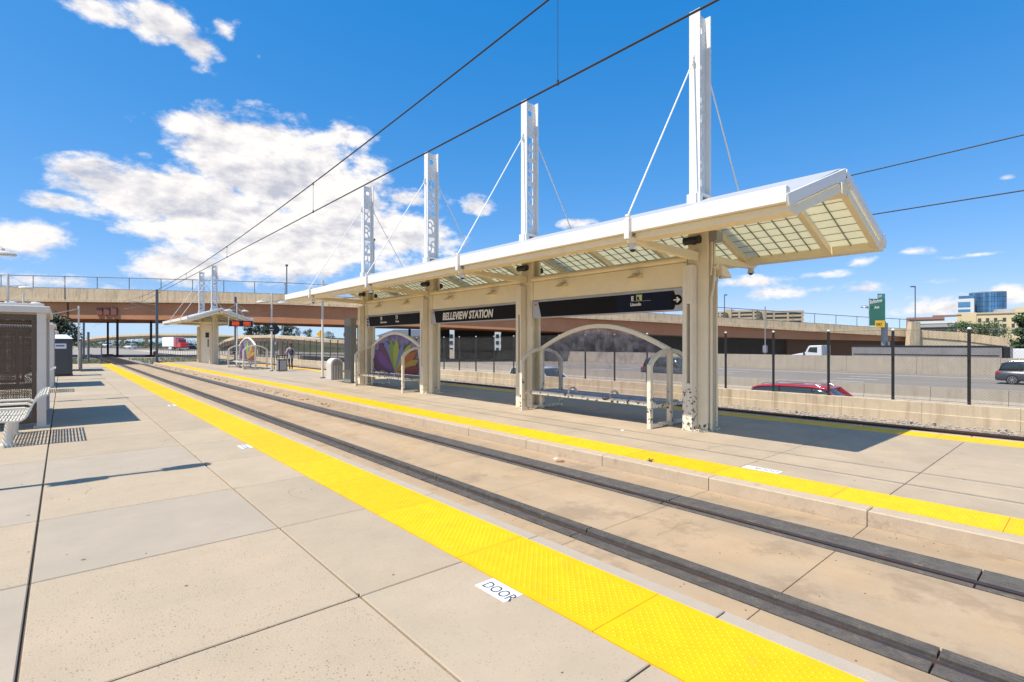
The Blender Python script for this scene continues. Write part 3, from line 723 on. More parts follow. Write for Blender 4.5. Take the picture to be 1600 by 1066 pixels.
# ================================================================== CANOPIES
XC = 10.1; XF, XB = 7.6, 12.6; ZE, ZR = 3.72, 4.62
def web_mesh(seed):
    """mast web plate with a round hole and four pierced panels of curving shapes"""
    rr = random.Random(seed)
    cu = bpy.data.curves.new('mast_web', 'CURVE'); cu.dimensions = '2D'; cu.fill_mode = 'BOTH'; cu.extrude = .008
    def poly(ps):
        s = cu.splines.new('POLY'); s.points.add(len(ps)-1)
        for i, p in enumerate(ps): s.points[i].co = (p[0], p[1], 0, 1)
        s.use_cyclic_u = True
    poly([(-.195,4.75),(.195,4.75),(.195,8.68),(-.195,8.68)])
    poly([(.085*math.cos(t), 8.38+.085*math.sin(t)) for t in [i*2*math.pi/20 for i in range(20)]])
    for k, (z0, z1) in enumerate(((7.12,7.70),(6.44,6.98),(5.77,6.31),(5.10,5.64))):
        w = .125; h = z1-z0; ty_ = (k+seed) % 4
        def T(ps): poly([(x*w, z0+(y_+1)/2*h) for x, y_ in ps])
        if ty_ == 0:
            T([(-1,1),(-.2,1),(.5,.75),(.85,.3),(.45,.25),(.1,.55),(-.5,.7),(-1,.6)]); T([(-.9,.4),(-.3,.45),(.1,.15),(-.2,-.15),(-.8,-.05)])
            T([(.2,-.05),(.6,.05),(.95,-.1),(.9,-.6),(.5,-.8),(.35,-.4)]); T([(-1,-.3),(-.4,-.35),(.1,-.6),(.2,-1),(-1,-1)])
        elif ty_ == 1:
            T([(-1,1),(1,1),(1,.55),(.4,.6),(-.2,.35),(-.4,.0),(-.8,.1)]); T([(.0,.25),(.6,.4),(1,.3),(1,-.2),(.5,-.15)])
            T([(-1,-.1),(-.5,-.2),(-.1,-.45),(-.5,-.8),(-1,-.75)]); T([(.2,-.3),(.9,-.4),(1,-1),(-.2,-1),(.1,-.7)])
        elif ty_ == 2:
            T([(-1,1),(.0,1),(-.1,.5),(-.6,.2),(-1,.2)]); T([(.25,1),(1,1),(1,.2),(.4,.1),(.15,.5)])
            T([(-.9,.0),(-.3,.1),(.2,-.1),(.0,-.5),(-.7,-.4)]); T([(.45,-.15),(1,-.05),(1,-1),(.3,-.9),(.35,-.5)]); T([(-1,-.6),(-.3,-.7),(.05,-1),(-1,-1)])
        else:
            T([(-1,1),(.6,1),(-.2,.3),(-1,.5)]); T([(.85,.95),(1,.1),(.4,-.1),(.05,.3)]); T([(-1,.25),(-.3,.1),(.1,-.2),(-.4,-.6),(-1,-.9)])
            T([(.3,-.35),(1,-.2),(1,-1),(-.4,-1),(-.1,-.65)])
    o = bpy.data.objects.new('mast_web', cu); COL.objects.link(o)
    me = bpy.data.meshes.new_from_object(o.evaluated_get(bpy.context.evaluated_depsgraph_get()))
    bpy.data.objects.remove(o); me.transform(Matrix.Rotation(R(90), 4, 'X')); me.materials.clear(); me.materials.append(M['whitem']); me.name = 'mast_web'
    return me
webs = [web_mesh(i) for i in range(4)]
def slope_z(x, base=0.0): return ZR-(abs(x-XC))*(ZR-ZE)/2.5+base
def canopy(y0, y1, cols, near_raft, label, panes=True, wall=False):
    e = empty('canopy', (XC, cols[0], 0), label=label, cat='canopy')
    for ci, yc in enumerate(cols):
        # column: front slotted box, flanged main section, back box
        mt = 'creamold' if ci == 0 and panes else 'cream2'
        b = MB()
        b.box(9.72, 9.92, yc-.015, yc+.03, 0, 3.42); b.box(9.72, 9.92, yc+.105, yc+.20, 0, 3.42); b.box(9.905, 9.92, yc+.03, yc+.105, 0, 3.42)
        b.box(9.722, 9.905, yc+.0305, yc+.1045, 0, .98); b.box(9.722, 9.905, yc+.0305, yc+.1045, 2.62, 3.42)
        o = b.build('column_front', M[mt], e, bevel=.006)
        b = MB(); b.box(9.94, 10.00, yc-.24, yc+.20, 0, 4.35); b.box(10.00, 10.22, yc-.10, yc+.06, 0, 4.35); b.box(10.22, 10.28, yc-.24, yc+.20, 0, 4.35)
        b.build('column', M['cream2'], e, bevel=.006)
        b = MB(); b.box(10.30, 10.40, yc-.10, yc+.06, 0, 3.42); b.build('column_back', M['cream2'], e, bevel=.006)
        b = MB(); b.box(9.78, 10.42, yc-.27, yc+.24, .002, .028); b.build('base_plate', M['cream2'], e)
        # horizontal arm
        b = MB()
        for (xa, xb_) in ((XF+.03, 9.93), (10.29, XB-.03)):
            tip, root = (xa, xb_) if xa < 9 else (xb_, xa)
            b.prism([(tip, 3.70), (root, 3.70), (root, 3.52), (tip, 3.60)] if tip < root else [(root, 3.70), (tip, 3.70), (tip, 3.60), (root, 3.52)], 'y', yc-.06, yc+.06)
        b.build('arm', M['cream'], e, bevel=.008)
        # mast above the roof
        mst = MB(); mst.box(9.85, 9.885, yc-.12, yc+.12, 4.9, 8.70); 
        mo = mst.build('mast', M['whitem'], e, bevel=.004)
        b = MB(); b.box(10.281, 10.315, yc-.12, yc+.12, 4.9, 8.70); b.build('mast_flange', M['whitem'], mo, bevel=.004)
        w = link('mast_web', webs[ci % 4], mo, (10.083-XC, yc-cols[0], 0))
        b = MB(); b.box(9.80, 10.36, yc-.15, yc+.15, 4.84, 4.90); b.box(9.80, 9.92, yc-.15, yc+.15, 4.60, 4.84); b.box(10.25, 10.36, yc-.15, yc+.15, 4.60, 4.84); b.build('mast_base', M['whitem'], mo, bevel=.006)
        # tie rods
        for sgn, xm, xe in ((-1, 9.85, XF-.02), (1, 10.315, XB+.02)):
            b = MB(); b.cyl((xm+sgn*.05, yc, 7.62), (xe, yc, 4.08), .016, n=8); b.build('tie_rod', M['whitem'], e)
            b = MB(); b.prism([(xm, 7.5), (xm+sgn*.09, 7.56), (xm+sgn*.09, 7.66), (xm, 7.8)], 'y', yc-.012, yc+.012); b.cyl((xm+sgn*.05, yc-.03, 7.62), (xm+sgn*.05, yc+.03, 7.62), .03, n=8); b.build('rod_lug', M['whitem'], e)
            b = MB(); b.box(xe-.05, xe+.05, yc-.05, yc+.05, 3.66, 4.02); b.cyl((xe, yc-.04, 4.07), (xe, yc+.04, 4.07), .035, n=8); b.box(xe-.02, xe+.02, yc-.03, yc+.03, 4.02, 4.07); b.build('eave_bracket', M['white'], e, bevel=.004)
    # fascia gutters, one length per bay
    ys = [y0]+list(cols)+[y1]
    for i in range(len(ys)-1):
        a, c = ys[i]+(.055 if i else 0), ys[i+1]-(.055 if i < len(ys)-2 else 0)
        for s_, xe in ((-1, XF), (1, XB)):
            poly = [(xe, 3.79), (xe-s_*(-.0)+s_*.0, 3.99), (xe-s_*.10, 4.0), (xe-s_*.13, 3.79)] if False else [(xe, 3.78), (xe, 4.0), (xe-s_*.03, 4.02), (xe-s_*.14, 4.0), (xe-s_*.14, 3.78)]
            b = MB(); b.prism(poly, 'y', a, c); b.box(xe-s_*.02 if s_ < 0 else xe-.02+.0, xe+.02 if s_ < 0 else xe, a, c, 3.76, 3.779) if False else None
            b.build('fascia', M['white'], e, bevel=.006)
            b = MB(); x_in = xe-s_*.45
            b.box(min(x_in, xe-s_*.12), max(x_in, xe-s_*.12), a, c, 3.66, 3.777); b.hexa([(q_[0], yy_, q_[1]) for yy_ in (a, c) for q_ in ((x_in, 3.776), (xe-s_*.16, 3.776), (xe-s_*.16, 3.80), (x_in, 3.84))]); b.build('eave_beam', M['cream'], e, bevel=.005)
    # roof sheet: thin tops either side of the ridge
    for s_ in (-1, 1):
        xe = XF if s_ < 0 else XB
        x0_, x1_ = XC+s_*.02, xe-s_*.15
        z0_, z1_ = slope_z(x0_, .20), slope_z(x1_, .14)
        poly = [(x0_, z0_), (x1_, z1_), (x1_, z1_-.02), (x0_, z0_-.02)]
        if panes:
            b = MB(); b.prism(poly, 'y', y0+.05, y1-.05)
            if s_ < 0: b.build('roof_sheet', M['rooftop'], e)
        else:
            b = MB(); b.prism(poly, 'y', y0+.05, y1-.05); b.build('roof_sheet', M['rooftop'], e)
    b = MB(); b.prism([(XC-.16, 4.74), (XC, 4.80), (XC+.16, 4.74), (XC+.16, 4.71), (XC-.16, 4.71)], 'y', y0, y1); b.build('ridge_cap', M['white'], e)
    # ridge beam and rafters
    b = MB(); b.box(XC-.07, XC+.255, y0+.02, y1-.02, 4.36, 4.56); b.build('ridge_beam', M['cream'], e, bevel=.01)
    yy = near_raft; rys = [y0+.06]
    while yy < y1-.3: rys.append(yy); yy += 1.745
    rys.append(y1-.06)
    for yr in rys:
        for s_ in (-1, 1):
            xa, xb2 = XC+s_*.21, (XB-.28 if s_ > 0 else XF+.28)
            b = MB(); b.bar((xa, yr, slope_z(xa, -.12)), (xb2, yr, slope_z(xb2, -.12)), .11, .15); b.build('rafter', M['cream'], e, bevel=.008)
    # end rakes
    for ye in (y0, y1):
        for s_ in (-1, 1):
            xe = XF+.0 if s_ < 0 else XB
            b = MB(); b.bar((XC+s_*.0, ye, slope_z(XC, .09)), (xe-s_*.03, ye, slope_z(xe, .09)), .05, .17); b.build('end_rake', M['white'], e, bevel=.004)
    # translucent panes of the back slope, front slope sheet above
    n = 7; L_ = 1.94; x_s = XC+.25
    cnt = 0
    if panes:
        pm = {}
        ang = math.atan2(ZR-ZE, 2.5)
        for i in range(len(rys)-1):
            a, c = rys[i]+.06, rys[i+1]-.06; wdt = c-a; k = max(1, round(wdt/.29)); cw = wdt/k
            key = round(cw, 3); ch = L_/n
            if key not in pm:
                b = MB(); hx = cw/2-.008; hy = ch/2-.007
                b.add([(-hy,-hx,0),(hy,-hx,-.006),(hy,hx,-.006),(-hy,hx,0),(-hy,-hx,.018),(hy,-hx,.012),(hy,hx,.012),(-hy,hx,.018)], [(0,3,2,1),(4,5,6,7),(0,1,5,4),(1,2,6,5),(2,3,7,6),(3,0,4,7)])
                pm[key] = b.mesh('pane', M['pane'])
            stuff = MB()
            for kk in range(k):
                for j in range(n):
                    s = (j+.5)*ch; x = x_s+s*math.cos(ang); z = slope_z(x, -.06); y = a+(kk+.5)*cw
                    if cnt < 298: link('pane', pm[key], e, (x-XC, y-cols[0], z), (0, ang-.045, 0)); cnt += 1
                    else:
                        hx = cw/2-.006; hy = ch/2-.006; dx, dz = math.cos(ang)*hy, math.sin(ang)*hy
                        stuff.add([(x-dx,y-hx,z+dz),(x+dx,y-hx,z-dz),(x+dx,y+hx,z-dz),(x-dx,y+hx,z+dz),(x-dx,y-hx,z+dz+.015),(x+dx,y-hx,z-dz+.015),(x+dx,y+hx,z-dz+.015),(x-dx,y+hx,z+dz+.015)], [(0,3,2,1),(4,5,6,7),(0,1,5,4),(1,2,6,5),(2,3,7,6),(3,0,4,7)])
            if stuff.v: stuff.build('panes', M['pane'], e, kind='stuff')
            for kk in range(1, k):
                y = a+kk*cw; b = MB(); b.bar((x_s, y, slope_z(x_s, -.07)), (x_s+L_*math.cos(ang), y, slope_z(x_s+L_*math.cos(ang), -.07)), .016, .03); b.build('grid_bar', M['gridbar'], e)
            b = MB()
            for j in range(1, n):
                x = x_s+j*ch*math.cos(ang); z = slope_z(x, -.066); b.box(x-.005, x+.005, a, c, z-.006, z+.006)
            b.build('cross_bars', M['gridbar'], e)
    # header beams and panels between the columns
    for i in range(len(cols)-1):
        a, c = cols[i]+.21, cols[i+1]-.25
        b = MB(); b.cyl((9.97, a, 3.60), (9.97, c, 3.60), .075, n=12); b.build('header_tube', M['cream'], e)
        b = MB(); b.box(9.93, 10.24, a, c, 3.01, 3.52); b.build('header_panel', M['cream'], e, bevel=.006)
        if panes:
            for ys_ in (a+.025, c-.025): 
                b = MB(); b.box(9.90, 9.925, ys_-.03, ys_+.03, 3.01, 3.5); b.build('header_trim', M['cream'], e)
    return e
cols = [5.55, 10.78, 16.0, 21.2]
canA = canopy(2.9, 24.4, cols, 3.80, 'long cream station canopy with four white masts and translucent grid roof', True)
canB = canopy(48.8, 62.4, [51.5, 57.0], 50.5, 'small far canopy with two white masts near the end of the island platform', False)

# front-lit conduits and boxes on the near column
e = canA
b = MB(); b.tube([(10.02, 5.27, 0), (10.02, 5.27, 2.75), (10.10, 5.27, 2.98), (10.16, 5.27, 3.30)], .028, 8); b.build('conduit', M['cream2'], e)
b = MB(); b.tube([(10.24, 5.27, 0), (10.24, 5.27, 3.05), (10.30, 5.27, 3.2)], .024, 8); b.build('conduit', M['cream2'], e)
b = MB(); b.tube([(9.97, 5.26, 3.2), (10.02, 5.26, 3.4), (10.02, 5.26, 3.9)], .018, 8); b.build('conduit', M['cream2'], e)
b = MB(); b.box(9.99, 10.22, 5.14, 5.29, 3.88, 4.10); b.box(10.225, 10.30, 5.16, 5.28, 3.90, 4.09); b.build('junction_box', M['galv'], e, bevel=.006)
for yc in cols[1:]:
    b = MB(); b.tube([(9.86, yc-.27, 2.3), (9.86, yc-.27, 2.62), (9.89, yc-.22, 2.8), (9.92, yc-.16, 3.0)], .016, 6); b.build('conduit', M['cream2'], e)

# loudspeakers
spk = None
lab = ['black loudspeaker pointing left high on the nearest canopy column', 'black loudspeaker on the second canopy column left of the arrow sign', 'black loudspeaker on the canopy column left of the station name sign', 'black loudspeaker on the farthest canopy column beside the kiosk']
for i, yc in enumerate(cols):
    if i == 0:
        spk = empty('loudspeaker', (9.84, yc+.02, 3.94), label=lab[0], cat='loudspeaker', group='loudspeakers on the canopy columns')
        MB().cyl((9.84, yc-.09, 3.94), (9.84, yc+.22, 3.94), .075, .085, n=16).build('housing', M['black'], spk)
        MB().cyl((9.84, yc-.12, 3.94), (9.84, yc-.088, 3.94), .088, n=16).build('rim', M['black'], spk)
        MB().box(9.86, 9.96, yc+.0, yc+.08, 3.86, 3.90).build('bracket', M['black'], spk)
    else: copy_tree(spk, (9.84, yc+.02, 3.94), label=lab[i])
lb = ['black loudspeaker on the rear side of the nearest canopy column', 'black loudspeaker on the rear side of the second column, seen past it', 'black loudspeaker behind the column left of the station name sign', 'black loudspeaker behind the farthest canopy column']
for i, yc in enumerate(cols): copy_tree(spk, (10.40, yc+.0, 3.9), label=lb[i])
# dome cameras under the arm ends
dc = None
spots = [((7.72, 5.55), 'dome security camera under the front eave nearest the viewer'), ((12.45, 5.55), 'dome security camera under the rear arm end beside open sky'),
         ((7.72, 10.78), 'dome security camera under the front eave above the station name sign'), ((7.72, 16.0), 'dome security camera under the front eave, third from the near end'), ((7.72, 21.2), 'dome security camera under the farthest front eave bracket')]
for i, ((x, y), l) in enumerate(spots):
    if i == 0:
        dc = empty('security_camera', (x, y, 3.59), label=l, cat='camera', group='dome cameras under the canopy eaves')
        MB().cyl((x, y, 3.50), (x, y, 3.60), .075, .055, n=16).build('housing', M['shelwhite'], dc)
        MB().sph((x, y, 3.50), .058, 14, 6, hemi=-1).build('lens_dome', M['black'], dc)
        MB().cyl((x, y, 3.485), (x, y, 3.499), .08, n=16).build('ring', M['shelwhite'], dc)
    else: copy_tree(dc, (x, y, 3.59), label=l)
# wedge lights on the header panels
wg = None; k = 0
names = ['left wedge light on the header above the plain black end of the arrow sign', 'right wedge light on the header above the arrow sign, nearest the viewer', 'left wedge light on the header above the station name', 'right wedge light on the header above the station name',
         'left wedge light on the farthest header', 'right wedge light on the farthest header beside the third column']
for i in range(3):
    for fr in (.72, .28):
        y = cols[i]+(cols[i+1]-cols[i])*fr; x = 9.91
        if wg is None:
            wg = empty('wedge_light', (x, y, 3.36), label=names[k], cat='light fixture', group='wedge lights on the canopy header')
            MB().prism([(9.925, 3.40), (9.925, 3.30), (9.70, 3.265), (9.70, 3.285)], 'y', y-.14, y+.14).build('shade', M['cream'], wg, bevel=.004)
            MB().box(9.80, 9.92, y-.07, y+.07, 3.405, 3.45).build('housing', M['cream2'], wg, bevel=.006)
        else: copy_tree(wg, (x, y, 3.36), label=names[k])
        k += 1
# big wedge light on the rear of the near column
x, y = 10.55, 5.30
fl = empty('floodlight', (x, y, 3.3), label='cream floodlight sticking out behind the nearest canopy column', cat='light fixture')
MB().cyl((10.3, 5.27, 3.40), (10.3, 5.43, 3.40), .07, n=14).build('knuckle', M['cream'], fl)
MB().prism([(10.33, 3.44), (10.55, 3.40), (10.78, 3.22), (10.76, 3.20), (10.36, 3.22)], 'y', 5.2, 5.45).build('hood', M['cream'], fl, bevel=.008)
MB().cyl((10.16, 5.3, 3.37), (10.27, 5.3, 3.40), .025, n=10).build('stem', M['cream'], fl)
MB().sph((10.46, 5.33, 3.215), .04, 10, 5, hemi=-1).build('sensor', M['greymetal'], fl)

# ---- hanging signs between the columns (plane X)
XS = 9.92
def sign_text(txt, size, y, z, matr, parent, **k):
    return text_obj(txt, size, basis((XS-.032, y, z), (0,-1,0), (0,0,1)), matr, parent, **k)
def hang_sign(y0, y1, label, slantL=True, arrow=False):
    s = empty('station_sign', (XS, (y0+y1)/2, 2.5), label=label, cat='sign')
    # y1 is the left end (far), y0 the right end
    MB().box(XS-.02, XS+.10, y0, y1, 2.50, 2.97).build('back_panel', M['silver'], s, bevel=.004)
    r = y0+(.26 if arrow else .03)
    if arrow: face = [(y1-.22, 2.94), (y1-.34, 2.53), (r, 2.53), (r-.08, 2.735), (r, 2.94)]
    else: face = [(y1-.20, 2.94), (y1-.32, 2.53), (r+.08, 2.53), (r, 2.60), (r, 2.94)]
    MB().prism(face, 'x', XS-.03, XS-.0205).build('face', M['signblack'], s)
    if slantL: text_obj('RTD', .06, basis((XS-.026, y1-.06, 2.86), (0,-1,0), (0,0,1)), M['orange'], s, bold=.003)
    for y in (y0+.05, y1-.05):
        MB().box(XS+.02, XS+.06, y-.02, y+.02, 2.97, 3.012).build('hanger', M['galv'], s)
    return s
s1 = hang_sign(5.80, 10.46, 'black hanging sign with a right arrow and Lincoln destination, nearest the viewer', True, True)
MB().prism([(7.55, 2.93), (7.55, 2.535), (6.11, 2.535), (6.11, 2.93)], 'x', XS-.034, XS-.0305).build('navy_panel', M['signnavy'], s1)
sign_text('E', .135, 7.15, 2.79, M['letter'], s1, bold=.006)
MB().box(XS-.040, XS-.035, 6.855, 7.005, 2.775, 2.91).build('route_square', M['limegreen'], s1)
text_obj('R', .115, basis((XS-.044, 6.985, 2.785), (0,-1,0), (0,0,1)), M['signnavy'], s1, bold=.004)
MB().box(XS-.036, XS-.0345, 6.62, 7.16, 2.762, 2.768).build('rule', M['silver'], s1)
text_obj('Lincoln', .10, basis((XS-.036, 7.17, 2.665), (0,-1,0), (0,0,1)), M['letter'], s1, bold=.003)
MB().cyl((XS-.036, 5.97, 2.735), (XS-.0305, 5.97, 2.735), .112, n=28).build('arrow_disc', M['signblack'], s1)
b = MB(); X0, X1 = XS-.043, XS-.037
b.prism([(6.05, 2.748), (5.93, 2.748), (5.93, 2.722), (6.05, 2.722)], 'x', X0, X1)
b.prism([(5.965, 2.80), (5.89, 2.735), (5.965, 2.67), (5.99, 2.695), (5.945, 2.735), (5.99, 2.775)], 'x', X0-.001, X1-.001); b.build('arrow', M['letter'], s1)
MB().prism([(5.86, 2.93), (5.83, 2.735), (5.86, 2.54), (5.805, 2.54), (5.805, 2.93)], 'x', XS-.028, XS-.0205).build('end_chevron', M['signblack'], s1)
s2 = hang_sign(11.05, 15.72, 'black hanging sign reading BELLEVIEW STATION')
text_obj('BELLEVIEW STATION', .34, basis((XS-.034, 14.98, 2.615), (0,-1,0), (0,0,1)), M['letter'], s2, shear=.18, bold=.011, sx=.86)
s3 = hang_sign(16.30, 20.9, 'black hanging sign with two small route codes, farthest of the three', False)
for y, c, w in ((19.6, 'E', 'Union Station'), (18.3, 'R', 'Peoria')):
    MB().box(XS-.035, XS-.0305, y-.15, y, 2.76, 2.90).build('route_square', M['letter'], s3)
    text_obj(c, .13, basis((XS-.039, y-.03, 2.78), (0,-1,0), (0,0,1)), M['signblack'], s3, bold=.003)
    text_obj(w, .10, basis((XS-.034, y, 2.64), (0,-1,0), (0,0,1)), M['letter'], s3, bold=.003)
for z in (2.85, 2.73, 2.6):
    MB().box(XS-.026, XS-.0205, 20.72, 20.84, z-.04, z+.03).build('pictogram', M['signblack'], s3)

# ================================================================== WINDBREAK SHELTERS
def arch_pts(a, c, z0, z1, n=14):
    return [(a+(c-a)*i/n, z0+(z1-z0)*math.sin(math.pi*(.10+.80*i/n))/1.0-(z1-z0)*math.sin(math.pi*.10)) for i in range(n+1)]
def arch_bar(b, pts, plane, fixed, w, h):
    """bar swept along an arch; plane 'y' -> pts are (y,z) at x=fixed, plane 'x' -> (x,z) at y=fixed"""
    P = [Vector((fixed, p[0], p[1])) if plane == 'y' else Vector((p[0], fixed, p[1])) for p in pts]
    perp = Vector((1,0,0)) if plane == 'y' else Vector((0,1,0))
    rings = []
    for i, p in enumerate(P):
        t = (P[min(i+1, len(P)-1)]-P[max(i-1, 0)]).normalized(); nrm = perp.cross(t).normalized()
        if nrm.z < 0: nrm = -nrm
        rings.append([p-perp*w/2-nrm*h/2, p+perp*w/2-nrm*h/2, p+perp*w/2+nrm*h/2, p-perp*w/2+nrm*h/2])
    vs = [v for r in rings for v in r]; fs = [(0,1,2,3), tuple(len(vs)-4+i for i in (3,2,1,0))]
    for i in range(len(rings)-1):
        for k in range(4): a = i*4; fs.append((a+k, a+(k+1) % 4, a+4+(k+1) % 4, a+4+k))
    b.add(vs, fs); return b
def shelter(y0, y1, label, kind):
    s = empty('windbreak_shelter', (XC, (y0+y1)/2, 0), label=label, cat='shelter', group='arched windbreak shelters on the island platform')
    ap = arch_pts(y0, y1, 1.66, 2.50 if kind == 'clear' else 2.46)
    arch_bar(MB(), ap, 'y', XC, .10, .10).build('arch_frame', M['shel'], s, bevel=.006)
    for y in (y0, y1):
        MB().box(XC-.05, XC+.05, y-.05, y+.05, .0, 1.66).build('post', M['shel'], s, bevel=.006)
        ends = [(9.36, 1.34), (9.44, 1.44), (9.6, 1.54), (9.8, 1.615), (XC-.051, 1.65)]; ends2 = [(2*XC-a, c) for a, c in ends][::-1]
        for pp in (ends, ends2): arch_bar(MB(), pp, 'x', y, .085, .085).build('side_arch', M['shel'], s, bevel=.005)
        for x in (9.34, 2*XC-9.34):
            MB().box(x-.045, x+.045, y-.045, y+.045, 0, 1.36).build('post', M['shel'], s, bevel=.006)
        for z in (.06, .46):
            for xa, xb_ in ((9.386, XC-.051), (XC+.051, 2*XC-9.386)):
                MB().box(xa, xb_, y-.035, y+.035, z-.035, z+.035).build('side_rail', M['shel'], s, bevel=.004)
        for xa, xb_ in ((9.39, XC-.056), (XC+.056, 2*XC-9.39)):
            pp = [(9.40, .53), (9.40, 1.33), (9.6, 1.48), (9.8, 1.56), (XC-.06, 1.60), (XC-.06, .53)]
            if xa > XC: pp = [(2*XC-a, c) for a, c in pp]
            MB().prism(pp, 'y', y-.004, y+.004).build('side_pane', M['clearside'], s)
    inner = [(max(y0+.052, min(y1-.052, p[0])), p[1]-.055) for p in ap]
    if kind == 'clear':
        n = 3
        for i in range(n):
            a, c = y0+.055+(y1-y0-.11)*i/n+.004, y0+.055+(y1-y0-.11)*(i+1)/n-.004
            def za(y):
                for j in range(len(ap)-1):
                    if ap[j][0] <= y <= ap[j+1][0]:
                        t = (y-ap[j][0])/(ap[j+1][0]-ap[j][0]); return ap[j][1]+(ap[j+1][1]-ap[j][1])*t-.05
                return 1.6
            pp = [(a, .60)]+[(a+(c-a)*t/8, za(a+(c-a)*t/8)) for t in range(9)]+[(c, .60)]
            MB().prism(pp, 'x', XC-.004, XC+.004).build('pane', M['clear'], s)
    else:
        pp = [(y0+.052, .60)]+inner[1:-1]+[(y1-.052, .60)]
        MB().prism(pp, 'x', XC-.006, XC+.006).build('mural_panel', MURAL, s)
    MB().box(9.66, XC-.055, y0+.05, y1-.05, .485, .53).build('seat', M['benchw'], s, bevel=.006)
    MB().box(XC+.055, 2*XC-9.66, y0+.05, y1-.05, .485, .53).build('seat', M['benchw'], s, bevel=.006)
    MB().box(9.62, 9.659, y0+.046, y1-.046, .43, .53).build('seat_edge', M['benchedge'], s, bevel=.006)
    MB().box(9.8, 9.86, y0+.05, y1-.05, .42, .484).build('seat_beam', M['shel'], s)
    for t in (.33, .66):
        y = y0+(y1-y0)*t; 
        arch_bar(MB(), [(9.70+.30*(1-math.cos(a))/2, .53+.15*math.sin(a)) for a in [math.pi*i/10 for i in range(11)]], 'x', y, .045, .03).build('armrest', M['shel'], s)
    return s
M['benchw'] = mat('bench_seat', (.34, .33, .34), .6, peel=(.3, 2.0, .22), var=.1, vscale=4)
M['benchedge'] = mat('bench_edge_paint', (.66, .60, .50), .5, peel=(.3, 2.0, .27))
def mural_mat():
    m = bpy.data.materials.new('mural'); m.use_nodes = True; N = m.node_tree.nodes; L = m.node_tree.links
    b = N['Principled BSDF']; b.inputs['Roughness'].default_value = .35
    g_ = N.new('ShaderNodeNewGeometry'); v = N.new('ShaderNodeTexNoise'); v.inputs['Scale'].default_value = 3
    L.new(g_.outputs['Position'], v.inputs['Vector'])
    cr = N.new('ShaderNodeValToRGB'); L.new(v.outputs['Fac'], cr.inputs[0]); cr.color_ramp.elements[0].color = (.08, .055, .14, 1); cr.color_ramp.elements[1].color = (.22, .17, .33, 1)
    cr.color_ramp.elements[0].position = .4; cr.color_ramp.elements[1].position = .6
    L.new(cr.outputs[0], b.inputs['Base Color']); return m
MURAL = mural_mat()
sh1 = shelter(6.28, 10.3, 'clear scuffed windbreak shelter with bench, nearest the viewer', 'clear')
sh2 = shelter(16.75, 20.75, 'windbreak shelter with purple mural of green and orange leaves under the canopy', 'mural')
sh3 = shelter(38.7, 42.9, 'far windbreak shelter with orange and green plant mural beyond the lamp post', 'mural')
def mural_leaves(s, y0, y1):
    ol = mat('mural_outline', (.02, .02, .03), .5)
    cols_ = [mat('mural_'+n, c, .45) for n, c in (('green', (.17, .27, .03)), ('lime', (.32, .36, .03)), ('yellow', (.45, .30, .03)), ('orange', (.45, .12, .02)), ('red', (.24, .03, .03)), ('violet', (.14, .05, .22)), ('plum', (.10, .03, .08)), ('blue', (.16, .17, .36)))]
    root = (y0+(y1-y0)*.50, .60)
    # angle (0 = towards +y / left in the picture), length, width, colour
    for k, (a, L_, w, ci) in enumerate(((56, 1.7, .62, 7), (40, 2.0, .6, 6), (14, 2.3, .62, 6), (27, 2.1, .5, 5), (76, 1.6, .5, 0), (97, 1.5, .5, 1), (120, 1.7, .34, 7), (138, 1.9, .44, 1), (152, 2.1, .40, 3), (163, 2.1, .34, 2), (172, 2.2, .34, 4))):
        d = Vector((math.cos(R(a)), math.sin(R(a)))); nn = Vector((-d.y, d.x)); L_ *= (y1-y0)/4*.93
        if a > 60 and a < 125: L_ = min(L_, 1.42)
        def pl(sc, xo, m_, nm):
            pp = []
            for t, ww in ((0, .0), (.25, .5), (.5, .92), (.7, 1.0), (.86, .7), (1, 0)): pp.append((t, ww))
            left = [(root[0]+d.x*L_*t+nn.x*w*ww*sc*.5, root[1]+d.y*L_*t+nn.y*w*ww*sc*.5) for t, ww in pp]
            right = [(root[0]+d.x*L_*t-nn.x*w*ww*sc*.5, root[1]+d.y*L_*t-nn.y*w*ww*sc*.5) for t, ww in pp[-2:0:-1]]
            allp = [(max(y0+.07, min(y1-.07, p[0])), max(.62, min(2.02, p[1]))) for p in left+right]
            MB().prism(allp, 'x', XC-.006-xo, XC-.0062).build(nm, m_, s)
        pl(1.22, .0012+k*.0003, ol, 'leaf_outline'); pl(.92, .0050+k*.0003, cols_[ci], 'painted_leaf')
mural_leaves(sh2, 16.75, 20.75); mural_leaves(sh3, 38.7, 42.9)

# ================================================================== LAMPS
def lamp(x, y, label, group, H=5.1):
    l = empty('platform_lamp', (x, y, 0), label=label, cat='lamp post', group=group)
    MB().cyl((x,y,0), (x,y,H), .062, .05, n=14).build('pole', M['shelwhite'], l)
    MB().cyl((x,y,.001), (x,y,.05), .13, n=14).build('base_plate', M['greymetal'], l)
    for s_ in (-1, 1):
        hx = x+s_*.60
        MB().tube([(x, y, 4.52), (hx, y, 4.60)], .018, 6).build('arm', M['shelwhite'], l)
        MB().tube([(x, y, H-.05), (hx, y, 4.66)], .008, 6).build('stay', M['shelwhite'], l)
        h = MB(); h.sph((hx, y, 4.46), .24, 16, 6, sc=(1.3,.62,.5), hemi=1); h.box(hx-.29, hx+.29, y-.12, y+.12, 4.44, 4.459)
        o = h.build('lamp_shade', M['shelwhite'], l)
        MB().cyl((hx, y, 4.59), (hx, y, 4.64), .05, n=10).build('cap', M['shelwhite'], o)
    return l
g1 = 'twin lamp posts on the island platform'; g2 = 'twin lamp posts on the near platform'
lp = lamp(10.2, 26.7, 'white twin lamp post beside the arched concrete bin', g1)
copy_tree(lp, (10.3, 35.7, 0), label='white twin lamp post behind the litter bin, carrying a small black sign')
